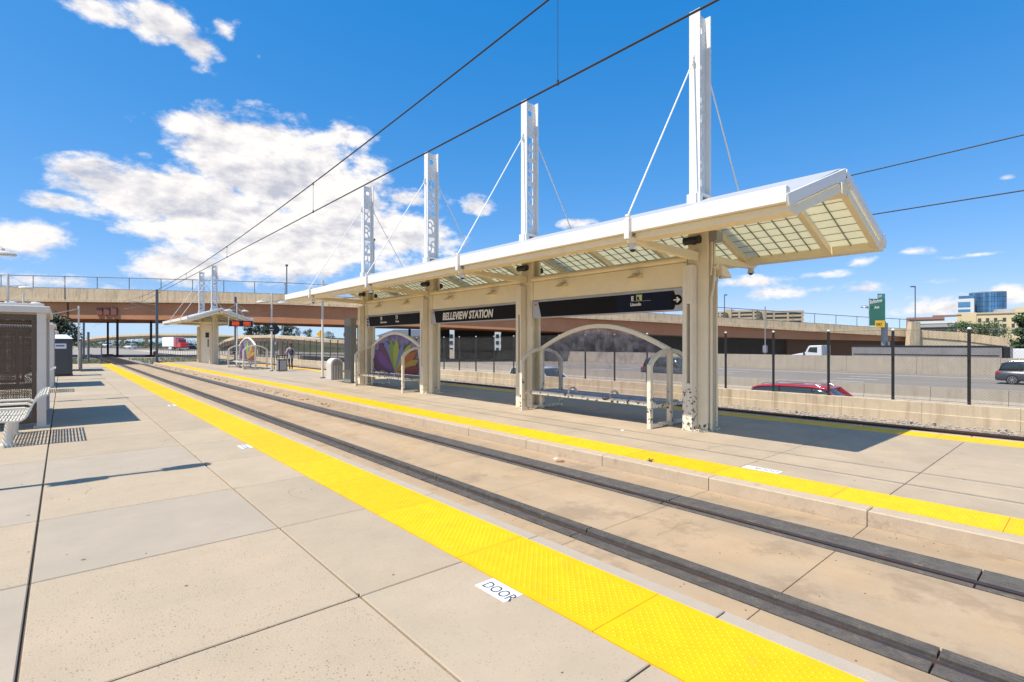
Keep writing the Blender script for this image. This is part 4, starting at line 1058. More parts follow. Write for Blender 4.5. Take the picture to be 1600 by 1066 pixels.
copy_tree(lp, (10.8, 46.8, 0), label='white twin lamp post farthest along the island, by the red display board')
for y, l in ((9.05, 'twin lamp post on the near platform that casts the shadow across the front paving'), (21.6, 'twin lamp post whose white shade peeks in at the left edge'),
             (34.1, 'near platform lamp post rising just above the left shelter roof'), (46.8, 'small distant near platform lamp post above the shelter roof')):
    copy_tree(lp, (-1.95, y, 0), label=l, group=g2)

# ================================================================== ISLAND FURNITURE
# arched concrete bin
x, y = 10.28, 25.3
ab = empty('arched_bin', (x, y, 0), label='pale arched concrete bin with pebble face beside the lamp post', cat='litter bin')
def archpoly(cx, w, h, n=12): return [(cx-w/2, 0), (cx+w/2, 0)]+[(cx+w/2*math.cos(math.pi*i/n), h-w/2+w/2*math.sin(math.pi*i/n)) for i in range(n+1)]
MB().prism(archpoly(x, .62, 1.08), 'y', y-.30, y+.32).build('shell', M['concwhite'], ab, bevel=.02)
MB().prism([(p[0], p[1]+.02 if p[1] < .1 else p[1]) for p in archpoly(x, .46, .98)], 'y', y-.315, y-.30).build('pebble_face', M['concagg'], ab)
for dx in (-.13, 0, .13): MB().box(x+dx-.02, x+dx+.02, y-.33, y-.316, .03, .72).build('rib', M['concwhite'], ab)
# litter bin
x, y = 10.72, 35.0
lb_ = empty('litter_bin', (x, y, 0), label='square litter bin with grey panels and open black top frame', cat='litter bin')
MB().box(x-.27, x+.27, y-.27, y+.27, .04, .78).build('bin_body', M['black'], lb_, bevel=.01)
MB().box(x-.21, x+.21, y-.285, y-.271, .10, .72).build('panel', M['galv'], lb_); MB().box(x-.285, x-.271, y-.21, y+.21, .10, .72).build('panel', M['galv'], lb_)
for sx in (-1, 1):
    for sy in (-1, 1): MB().box(x+sx*.25-.02, x+sx*.25+.02, y+sy*.25-.02, y+sy*.25+.02, .78, 1.0).build('top_post', M['black'], lb_)
MB().box(x-.3, x+.3, y-.3, y+.3, 1.0, 1.06).build('lid', M['black'], lb_, bevel=.01)
# info kiosk
x, y = 9.95, 22.7
ki = empty('information_kiosk', (x, y, 0), label='tall grey-green information kiosk behind the farthest canopy column', cat='kiosk')
kg = mat('kiosk_grey', (.24, .235, .19), .5)
MB().box(x-.14, x+.14, y-.36, y+.36, 0, 2.95).build('cabinet', kg, ki, bevel=.02)
MB().box(x-.155, x-.141, y-.30, y+.30, .6, 2.6).build('screen', M['greymetal'], ki)
MB().box(x-.2, x+.2, y-.42, y+.42, .002, .05).build('plinth', M['greymetal'], ki)
# LED display
x, y = 10.9, 45.9
ds_ = empty('display_board', (x, y, 3.15), label='black departure display with two lit red panels near the far lamp post', cat='display')
MB().box(x-.85, x+.85, y-.10, y+.10, 3.18, 3.66).build('housing', M['black'], ds_, bevel=.01)
for a in (-.72, .12):
    MB().box(x+a, x+a+.60, y-.106, y-.1005, 3.24, 3.60).build('led_panel', mat('led_back', (.08, .01, .008), .5), ds_)
    for r_i in range(3):
        for c in range(6): MB().box(x+a+.04+c*.09, x+a+.10+c*.09, y-.112, y-.107, 3.27+r_i*.11, 3.335+r_i*.11).build('led_segment', M['led'], ds_)
for a in (-.9, .9): MB().box(x+a-.02, x+a+.02, y-.03, y+.03, 3.1, 3.95).build('hanger', M['shelwhite'], ds_)
MB().box(x-.9, x+.9, y-.02, y+.02, 3.95, 3.99).build('crossbar', M['shelwhite'], ds_)
# signal
x, y = 10.95, 37.4
sg = empty('train_signal', (x, y, 0), label='black train signal head on a thin pole behind the litter bin', cat='signal')
MB().cyl((x,y,0), (x,y,3.3), .04, n=8).build('pole', M['greymetal'], sg)
MB().cyl((x,y-.1,2.75), (x,y+.06,2.75), .34, n=20).build('backboard', M['black'], sg)
for z in (2.9, 2.62): MB().cyl((x,y-.24,z), (x,y-.1,z), .10, n=12).build('hood', M['black'], sg)
x, y = 10.3, 35.55
ps = empty('pole_sign', (x-.05, y, 2.7), label='small black square sign with white pictogram on the lamp post', cat='sign')
MB().box(x-.28, x+.10, y-.10, y-.075, 2.60, 3.12).build('plate', M['black'], ps)
MB().prism([(x-.2, 2.86), (x-.02, 2.86), (x-.06, 3.0), (x-.15, 3.0)], 'y', y-.105, y-.101).build('pictogram', M['signwhite'], ps)
MB().box(x-.22, x+.04, y-.105, y-.101, 2.68, 2.73).build('caption_bar', M['sticker'], ps)
# ramp handrails next to far canopy
hr = empty('handrail', (11.2, 50.0, 0), label='white sloping handrail beside the far canopy columns', cat='handrail')
b = MB()
for z in (1.0, .55): b.tube([(10.9, 53.5, z+.25), (11.6, 47.5, z)], .03, 6)
b.build('rail', M['shelwhite'], hr)
for t in (0, .33, .66, 1): 
    xx, yy = 10.9+.7*t, 53.5-6*t; MB().cyl((xx,yy,0), (xx,yy,1.25-.25*t), .03, n=6).build('post', M['shelwhite'], hr)
# enclosure between the far canopy columns
en = empty('equipment_enclosure', (10.05, 54.2, 0), label='cream enclosure with dark sign panel between the far canopy columns', cat='enclosure')
MB().box(9.98, 10.22, 51.85, 56.65, 0, 3.0).build('wall', M['cream2'], en)
MB().box(9.93, 9.975, 52.2, 54.4, 2.35, 2.8).build('sign_panel', M['signblack'], en); MB().box(9.95, 9.976, 53.0, 53.7, 1.5, 2.2).build('notice', M['greymetal'], en)

# door stickers and litter
b = MB(); rr = random.Random(21)
for i in range(150):
    side = rr.random() < .55
    x = rr.uniform(-2.8, 2.4) if side else rr.uniform(7.5, 12.4); y = 1.2+rr.random()**1.2*(22 if side else 24); s_ = rr.uniform(.008, .022); n_ = 9
    ps = [(x+s_*rr.uniform(.6, 1.1)*math.cos(2*math.pi*k/n_), y+s_*rr.uniform(.6, 1.1)*math.sin(2*math.pi*k/n_)) for k in range(n_)]
    b.add([(p[0], p[1], .0008) for p in ps]+[(x, y, .0022)], [(k, (k+1) % n_, n_) for k in range(n_)])
b.build('gum_spots', mat('old_gum', (.15, .12, .095), .9), kind='stuff', label='old dark gum spots flattened on the platform paving', cat='gum')
b = MB(); rr = random.Random(33)
for (x, y, a, z, st) in ((2.2, 6.6, 3.4, 0, 12), (-1.9, 4.6, .4, 0, 16), (.2, 8.0, 1.2, 0, 10), (4.6, 3.0, .3, ZT, 14), (5.1, 7.4, 2.6, ZT, 12), (3.5, 2.2, 1.2, ZT, 8), (8.3, 4.4, .7, 0, 14), (9.4, 2.2, 2.4, 0, 14), (4.5, 11, 1.0, ZT, 14)):
    px_, py_ = x, y
    for k in range(st):
        a += rr.uniform(-.55, .55); l = rr.uniform(.03, .075); w = .0012*(1-k/st)+.0006
        qx, qy = px_+l*math.cos(a), py_+l*math.sin(a); ox, oy = -math.sin(a)*w, math.cos(a)*w
        b.add([(px_-ox, py_-oy, z+.0012), (px_+ox, py_+oy, z+.0012), (qx+ox, qy+oy, z+.0012), (qx-ox, qy-oy, z+.0012)], [(0,1,2,3)]); px_, py_ = qx, qy
b.build('paving_cracks', M['joint'], kind='stuff', label='fine dark hairline cracks in the concrete paving', cat='cracks')
def sticker(x0, x1, y0, y1, label, txt=True):
    s = empty('door_marker', ((x0+x1)/2, (y0+y1)/2, .001), label=label, cat='floor marking', group='white door markers on the platforms')
    MB().box(x0, x1, y0, y1, .0012, .0035).build('plate', M['sticker'], s)
    if txt:
        near_ = x0 < 5
        o = basis((x0+.035 if near_ else x1-.035, y1-.03 if near_ else y0+.03, .004), (0,-1,0) if near_ else (0,1,0), (1,0,0) if near_ else (-1,0,0))
        text_obj('DOOR', .135, o, M['ink'], s, extrude=.0004, sx=.80, bold=.001)
sticker(2.31, 2.485, 2.73, 3.07, 'white DOOR marker beside the yellow strip in the foreground')
sticker(2.31, 2.485, 9.65, 10.0, 'white door marker beside the near yellow strip, farther along', True)
sticker(2.31, 2.485, 17.6, 18.0, 'third white door marker along the near yellow strip', True)
sticker(7.44, 7.62, 2.95, 3.45, 'white door marker beside the island yellow strip in front of the canopy end', True)
def scrap(x, y, z, s, m_, label, cat, name, seed):
    rr = random.Random(seed); n = 9
    ps = [(x+s*rr.uniform(.6, 1.1)*math.cos(2*math.pi*i/n), y+s*rr.uniform(.5, 1)*math.sin(2*math.pi*i/n)) for i in range(n)]
    b = MB(); vs = [(p[0], p[1], z+.001) for p in ps]+[(x+(p[0]-x)*.7, y+(p[1]-y)*.7, z+s*rr.uniform(.08, .35)) for p in ps]
    b.add(vs, [(i, (i+1) % n, n+(i+1) % n, n+i) for i in range(n)]+[tuple(range(n, 2*n))]); return b.build(name, m_, loc=(x, y, z), label=label, cat=cat)
scrap(8.75, 6.55, 0, .045, M['sticker'], 'small white crumpled paper on the island paving in front of the bench', 'litter', 'paper_scrap', 1)
scrap(6.25, 5.95, ZT, .09, mat('rust_leaf', (.23, .10, .06), .9), 'flat rust-coloured patch of debris by the island kerb', 'litter', 'debris_patch', 2)
scrap(6.35, 6.15, ZT, .05, M['sticker'], 'small white scrap beside the rust-coloured debris at the kerb', 'litter', 'paper_scrap', 3)
b = MB()
for i in range(150):
    x = rnd.uniform(6.25, 6.52); y = rnd.uniform(16, 58); s = rnd.uniform(.012, .05)
    b.add([(x-s, y-s, ZT), (x+s, y-s*.6, ZT), (x+s*.7, y+s*1.3, ZT), (x-s, y+s, ZT), (x, y, ZT+s*.9)], [(0,1,4),(1,2,4),(2,3,4),(3,0,4)])
for i in range(520):
    x = rnd.choice([rnd.uniform(6.1, 6.5), rnd.uniform(6.05, 6.5), rnd.uniform(3.42, 3.85), rnd.uniform(4.3, 5.5), rnd.uniform(-3, 2.4)]); y = rnd.random()**1.3*30+1
    z = ZT if x > 3.3 else 0; s = rnd.uniform(.003, .011); a = rnd.random()*3
    b.add([(x-s, y, z), (x, y-s, z), (x+s*.8, y, z), (x, y+s, z), (x, y, z+s*.7)], [(0,1,4),(1,2,4),(2,3,4),(3,0,4)])
b.build('grit', mat('grit_dark', (.16, .10, .07), .9), kind='stuff', label='fine dark grit and leaf crumbs scattered on the paving and track', cat='grit')
def weedtuft(x, y, z, s, seed, label, n=26):
    rr = random.Random(seed); b = MB()
    for i in range(n):
        a = rr.uniform(0, 6.28); l = s*rr.uniform(.5, 1); h = s*rr.uniform(.2, .7); px, py = x+rr.uniform(-s, s)*.4, y+rr.uniform(-s, s)*.6; w = s*.10
        tip = (px+l*math.cos(a), py+l*math.sin(a), z+h); sx, sy = -math.sin(a)*w, math.cos(a)*w
        b.add([(px-sx*.3, py-sy*.3, z), (px+sx*.3, py+sy*.3, z), (px+l*.6*math.cos(a)+sx, py+l*.6*math.sin(a)+sy, z+h*.9), tip, (px+l*.6*math.cos(a)-sx, py+l*.6*math.sin(a)-sy, z+h*.9)], [(0,1,2,3,4)])
    return b.build('weed', M['weed'], loc=(x, y, z), label=label, cat='weed')
weedtuft(6.77, 4.55, .0, .07, 1, 'small green weed at the edge of the island yellow strip')
b = MB(); rr = random.Random(5)
for i in range(2600):
    x = rr.choice([rr.uniform(-1, 3.4), rr.uniform(6.5, 15)]); y = YEND+rr.uniform(1.0, 26); z = -.31; s = rr.uniform(.12, .32); a = rr.uniform(0, 6.28)
    b.add([(x, y, z), (x+.03, y, z), (x+s*.5*math.cos(a), y+s*.5*math.sin(a), z+s)], [(0,1,2)]); b.add([(x-.05, y, z+s*.4), (x+.05, y+.03, z+s*.5), (x, y+.05, z+s*.8)], [(0,1,2)])
b.build('weeds', M['weed'], kind='stuff', label='rough weeds on the gravel beyond the platform ends', cat='weeds')

# ================================================================== NEAR PLATFORM FURNITURE
def perf_shelter(y0, y1, label):
    s = empty('platform_shelter', (-1.3, y0, 0), label=label, cat='shelter', group='perforated metal shelters on the near platform')
    xr, xl = -.34, -3.4
    for x in (xr, xl):
        for y in (y0, y1):
            MB().box(x-.075, x+.075, y-.07, y+.07, 0, 2.46).build('post', M['shelwhite'], s, bevel=.008)
            MB().box(x-.13, x+.13, y-.12, y+.12, .001, .03).build('base_plate', M['shelwhite'], s)
    MB().box(xl-.15, xr+.14, y0-.14, y1+.14, 2.46, 2.60).build('roof', M['shelwhite'], s, bevel=.015)
    MB().box(xl-.05, xr+.04, y0-.03, y1+.03, 2.60, 2.66).build('roof_top', M['shelwhite'], s, bevel=.01)
    for y in (y0, y1):
        # end screen: brown frame + perforated sheet
        for z in (2.36, .16): MB().box(xl+.08, xr-.08, y-.03, y+.03, z-.06, z+.06).build('frame_rail', M['brownperf'], s)
        for x in (xr-.12, xr-1.0, xr-2.0, xl+.12): MB().box(x-.04, x+.04, y-.028, y+.028, .22, 2.3).build('frame_post', M['brownperf'], s)
        me = perfm.get(1)
        for k in range(3):
            link('perforated_sheet', me, s, ((xr-.56-.95*k)+1.3, y-y0, 1.26))
    for (a, c) in ((y0+.08, (y0+y1)/2-.02), ((y0+y1)/2+.02, y1-.08)):
        MB().box(xl-.01, xl+.01, a, c, .2, 2.3).build('back_sheet', M['brownperf'], s)
    return s
def perfsheet():
    """perforated plate: small staggered round-ish openings cut through the sheet"""
    b = MB(); w, h = .84, 2.06; px, pz = .042, .036; r = .0145
    nx, nz = int(w/px), int(h/pz)
    for j in range(nz):
        for i in range(nx):
            ox = (px/2 if j % 2 else 0); cx = -w/2+px/2+i*px+ox*.5-.005; cz = -h/2+pz/2+j*pz
            X0_, X1_, Z0, Z1 = cx-px/2, cx+px/2, cz-pz/2, cz+pz/2
            out = [(X0_,Z0),(X1_,Z0),(X1_,Z1),(X0_,Z1)]; k = r
            inn = [(cx-k,cz-k*.8),(cx+k,cz-k*.8),(cx+k,cz+k*.8),(cx-k,cz+k*.8)]
            vs = [(p[0], 0, p[1]) for p in out+inn]
            b.add(vs, [(0,1,5,4),(1,2,6,5),(2,3,7,6),(3,0,4,7)])
    return b.mesh('perforated_sheet', M['brownperf'])
perfm = {1: perfsheet()}
perf_shelter(15.05, 18.9, 'brown perforated platform shelter with white posts nearest the left edge')
perf_shelter(28.3, 31.6, 'second perforated platform shelter in line behind the nearest one')
perf_shelter(44.2, 47.4, 'third grey platform shelter framing the portable toilet')
def bench(y0, label):
    s = empty('slatted_bench', (-.6, y0+1, 0), label=label, cat='bench', group='white slatted benches on the near platform')
    prof = [(-1.02, .40), (-.98, .435), (-.90, .45), (-.80, .447), (-.70, .44), (-.62, .437), (-.55, .45), (-.50, .485), (-.465, .54), (-.44, .61), (-.415, .68), (-.385, .75), (-.345, .81), (-.295, .855), (-.24, .88), (-.19, .885)]
    # smooth resample
    P = [Vector((p[0], 0, p[1])) for p in prof]; cum = [0]
    for a, c in zip(P[:-1], P[1:]): cum.append(cum[-1]+(c-a).length)
    def pt(s_):
        for i in range(len(cum)-1):
            if s_ <= cum[i+1]: t = (s_-cum[i])/(cum[i+1]-cum[i]); return P[i].lerp(P[i+1], t)
        return P[-1]
    n = 24; tot = cum[-1]
    slat = {}
    for k in range(n):
        a = pt(tot*(k+.25)/n); c = pt(tot*(k+.75)/n); d = (c-a); nv = Vector((-d.z, 0, d.x)).normalized()*.006
        b = MB(); b.hexa([Vector((a.x, y0+.03, a.z))-nv, Vector((c.x, y0+.03, c.z))-nv, Vector((c.x, y0+1.97, c.z))-nv, Vector((a.x, y0+1.97, a.z))-nv,
                          Vector((a.x, y0+.03, a.z))+nv, Vector((c.x, y0+.03, c.z))+nv, Vector((c.x, y0+1.97, c.z))+nv, Vector((a.x, y0+1.97, a.z))+nv])
        b.build('slat', M['benchwhite'], s)
    for yy in (y0+.012, y0+.5, y0+1.0, y0+1.5, y0+1.988):
        arch_bar(MB(), prof, 'x', yy, .035 if yy not in (y0+.5, y0+1.5) else .03, .03).build('end_rib', M['benchwhite'], s)
    for yy in (y0+.25, y0+1.75):
        MB().cyl((-.74, yy, 0), (-.70, yy, .42), .075, .06, n=14).build('leg', M['benchwhite'], s)
        MB().cyl((-.74, yy, .001), (-.74, yy, .03), .13, n=14).build('foot', M['benchwhite'], s)
    for yy in (y0+.06, y0+1.0, y0+1.94):
        MB().tube([(-.98, yy, .43), (-1.0, yy, .62), (-.93, yy, .665), (-.5, yy, .66), (-.44, yy, .62)], .022, 8).build('armrest', M['benchwhite'], s)
    return s
bench(12.45, 'white slatted bench at the left edge casting a striped shadow')
bench(25.2, 'second white slatted bench beyond the nearest shelter')
# portable toilet
x0, x1, y0, y1 = -.75, .45, 46.6-8.5, 47.8-8.5
x0, x1, y0, y1 = -.52, .42, 37.6, 38.7
pt_ = empty('portable_toilet', (-.05, 38.1, 0), label='dark grey portable toilet with white roof behind the shelters', cat='portable toilet')
MB().box(x0, x1, y0, y1, .08, 2.06).build('cabin', M['toilet'], pt_, bevel=.03)
MB().box(x0+.12, x1-.12, y0-.02, y0-.002, .15, 1.98).build('door', M['toilet'], pt_, bevel=.008)
b = MB(); b.hexa([(x0-.05,y0-.05,2.063),(x1+.05,y0-.05,2.063),(x1+.05,y1+.05,2.063),(x0-.05,y1+.05,2.063),(x0+.25,y0+.3,2.30),(x1-.25,y0+.3,2.30),(x1-.25,y1-.3,2.30),(x0+.25,y1-.3,2.30)]); b.build('roof', M['toiletroof'], pt_, bevel=.03)
MB().box(x0+.20, x0+.68, y0-.03, y0-.0205, 1.52, 1.80).build('label_plate', M['signwhite'], pt_)
text_obj('United', .15, basis((x0+.23, y0-.032, 1.62), (1,0,0), (0,0,1)), mat('blue_print', (.06, .09, .35), .6), pt_, extrude=.001) if False else MB().box(x0+.24, x0+.60, y0-.034, y0-.0305, 1.64, 1.72).build('logo_band', mat('blue_print', (.10, .13, .42), .6), pt_)
MB().box(x0-.02, x1+.02, y0-.02, y1+.02, .002, .08).build('base', M['black'], pt_)
# gate panels and poles past the toilet
gp = empty('screen_gate', (1.0, 44, 0), label='grey metal screen gate standing open near the portable toilet', cat='gate')
for yy in (43.2, 47.5): MB().box(.86, .96, yy-.05, yy+.05, 0, 2.1).build('gate_post', M['greymetal'], gp)
MB().box(.89, .93, 43.26, 47.44, .12, 1.95).build('gate_panel', M['galv'], gp)
ph = empty('bent_lamp', (.9, 50, 0), label='slim pale pole with slanted blade lamp beyond the portable toilet', cat='lamp post')
MB().cyl((.9,50,0), (.9,50,4.6), .05, n=8).build('pole', M['shelwhite'], ph); MB().bar((.95,50,4.4), (-.7,50,3.9), .25, .04).build('blade', M['shelwhite'], ph)
for (u, v0, v1, Y, l) in ((138, 519, 562, 72, 'short dark trackside pole beyond the near platform end'), (158.5, 538, 567, 61.5, 'thin black post at the near end of the yellow strip')):
    r0 = ray(u, v1); k = Y/r0.y; x = r0.x*k
    e_ = empty('trackside_pole', (x, Y, -.3), label=l, cat='pole')
    MB().cyl((x, Y, -.3), (x, Y, 1.8+(537-v0)*k), .11 if u < 150 else .05, n=8).build('pole', M['greymetal'], e_); MB().cyl((x, Y, -.3), (x, Y, -.2), .2, n=8).build('foot', M['pierconc'], e_)
# catenary pole and wires
cpole = empty('catenary_pole', (7.55, 66, -.3), label='tall dark grey catenary pole at the far end of the island platform', cat='pole')
MB().box(7.43, 7.67, 65.88, 66.12, -.3, 7.55).build('pole', M['greymetal'], cpole, bevel=.01)
MB().box(7.15, 7.95, 65.6, 66.4, -.31, -.15).build('footing', M['pierconc'], cpole)
b = MB(); b.tube([(7.43, 66, 5.9), (5.2, 66, 6.2)], .03, 6); b.tube([(7.43, 66, 5.2), (5.1, 66, 6.1)], .025, 6); b.tube([(6.2, 66, 5.65), (4.7, 66, 5.35)], .02, 6); b.build('bracket_arm', M['galv'], cpole)
MB().box(7.2, 7.42, 65.84, 65.87, .55, 1.0).build('warning_plate', M['sigred'], cpole)
for (x, y, l, h) in ((16.0, 70, 'catenary pole beside the far track under the overpass', 7.4), (2.2, 92, 'black catenary pole in the shadow under the overpass', 5.0)):
    c_ = copy_tree(cpole, (x, y, -.3), rz=math.pi if x < 5 else 0, label=l)
    for k_ in kids(c_):
        if k_.name.startswith('pole') : k_.scale = (1, 1, h/7.85 if h < 7 else 1)
        if h < 7 and (k_.name.startswith('bracket') or k_.name.startswith('warning')): bpy.data.objects.remove(k_)
def wires(name, label, x, cz, m0, mk, ymin, drops, ysup):
    w = empty(name, (x, 0, cz), label=label, cat='overhead wires')
    MB().cyl((x, -25, cz), (x, ysup, cz+.02), .0135, n=8).build('contact_wire', M['wire'], w)
    mz = lambda y: m0+mk*(y-ymin)**2
    pts = [(x, y, mz(y)) for y in [ -25+ (ysup+25)*i/46 for i in range(47)]]
    MB().tube(pts, .0135, 8).build('messenger_wire', M['wire'], w)
    for y in drops:
        MB().cyl((x, y, cz), (x, y, mz(y)), .0045, n=6).build('dropper', M['wire'], w)
        for z in (cz+.02, mz(y)-.02): MB().cyl((x, y, z-.035), (x, y, z+.035), .016, n=6).build('clamp', M['wire'], w)
    b = MB(); b.cyl((x, ysup, cz+.02), (x-.1, 140, cz), .011, n=6); b.cyl((x, ysup, mz(ysup)), (x-.1, 140, 5.45), .011, n=6); b.build('span_wire', M['wire'], w)
    return w
wires('overhead_wires', 'contact and messenger wires above the near track', 4.95, 5.24, 5.50, .00092, 37, (4.75, 13.6, 23, 32, 42, 52), 66)
wires('overhead_wires', 'pair of wires above the far track, seen right of the canopy', 14.5, 4.86, 5.55, .00042, 33, (13.6, 24, 34, 46), 66)

# ================================================================== PERSON
def person(x, y):
    e_ = empty('person', (x, y, 0), label='person in pale top and dark trousers walking away with a dark backpack', cat='person')
    V = [(0,0,.98),(0,.01,1.15),(0,.02,1.35),(0,.02,1.48),(0,.03,1.56),(0,.05,1.68),(0,.04,1.78),
         (.10,0,.93),(.11,.10,.52),(.11,.02,.10),(.12,.17,.05),
         (-.10,0,.93),(-.11,-.04,.52),(-.11,-.26,.14),(-.11,-.14,.05),
         (.18,.02,1.44),(.25,-.04,1.16),(.24,.12,.96),(.23,.16,.88),
         (-.18,.02,1.44),(-.27,.02,1.18),(-.22,.16,1.06),(-.18,.20,1.02)]
    E = [(0,1),(1,2),(2,3),(3,4),(4,5),(5,6),(0,7),(7,8),(8,9),(9,10),(0,11),(11,12),(12,13),(13,14),(3,15),(15,16),(16,17),(17,18),(3,19),(19,20),(20,21),(21,22)]
    Rr = [.13,.115,.135,.085,.055,.095,.075,.092,.065,.042,.035,.092,.065,.042,.035,.062,.045,.034,.028,.062,.045,.034,.028]
    me = bpy.data.meshes.new('body'); me.from_pydata(V, E, []); o = bpy.data.objects.new('body', me); COL.objects.link(o); o.parent = e_
    sk = o.modifiers.new('skin', 'SKIN'); sk.use_smooth_shade = True
    for i, r in enumerate(Rr): me.skin_vertices[0].data[i].radius = (r, r*(.75 if i in (1,2,3) else 1)); 
    me.skin_vertices[0].data[0].use_root = True
    o.modifiers.new('sub', 'SUBSURF').levels = 1
    o.modifiers['sub'].render_levels = 2
    dg = bpy.context.evaluated_depsgraph_get(); nm = bpy.data.meshes.new_from_object(o.evaluated_get(dg)); o.modifiers.clear(); o.data = nm
    nm.materials.clear()
    for m_ in ('skin', 'shirt', 'pants', 'shoe'): nm.materials.append(M[m_])
    for p in nm.polygons:
        c = p.center; p.use_smooth = True
        if c.z < .085: p.material_index = 3
        elif c.z < .95 and abs(c.x) < .21: p.material_index = 2
        elif c.z < 1.5 and (abs(c.x) < .24 or c.z > 1.25): p.material_index = 1
        else: p.material_index = 0
    h = MB(); h.sph((0, .02, 1.74), .115, 14, 10, sc=(.92, 1.0, 1.05)); h.sph((0, -.07, 1.63), .06, 10, 8, sc=(1, .8, 1.6)); h.build('hair', M['hair'], e_, local=True)
    b = MB(); b.sph((0, -.17, 1.22), .17, 12, 10, sc=(.95, .62, 1.35)); b.sph((0, -.26, 1.10), .10, 10, 8, sc=(1, .5, 1)); o = b.build('backpack', M['bag'], e_, local=True)
    for s_ in (-1, 1): MB().tube([(s_*.10, -.08, 1.42), (s_*.115, .03, 1.50), (s_*.12, .13, 1.40), (s_*.12, .12, 1.2)], .016, 6).build('strap', M['bag'], o, local=True)
    b = MB(); b.cyl((0,0,.78), (0,0,1.02), .185, .15, n=16); b.build('tied_jacket', M['shorts'], e_, local=True)
    return e_
pr = person(11.75, 36.5); pr.rotation_euler = (0, 0, R(-4))

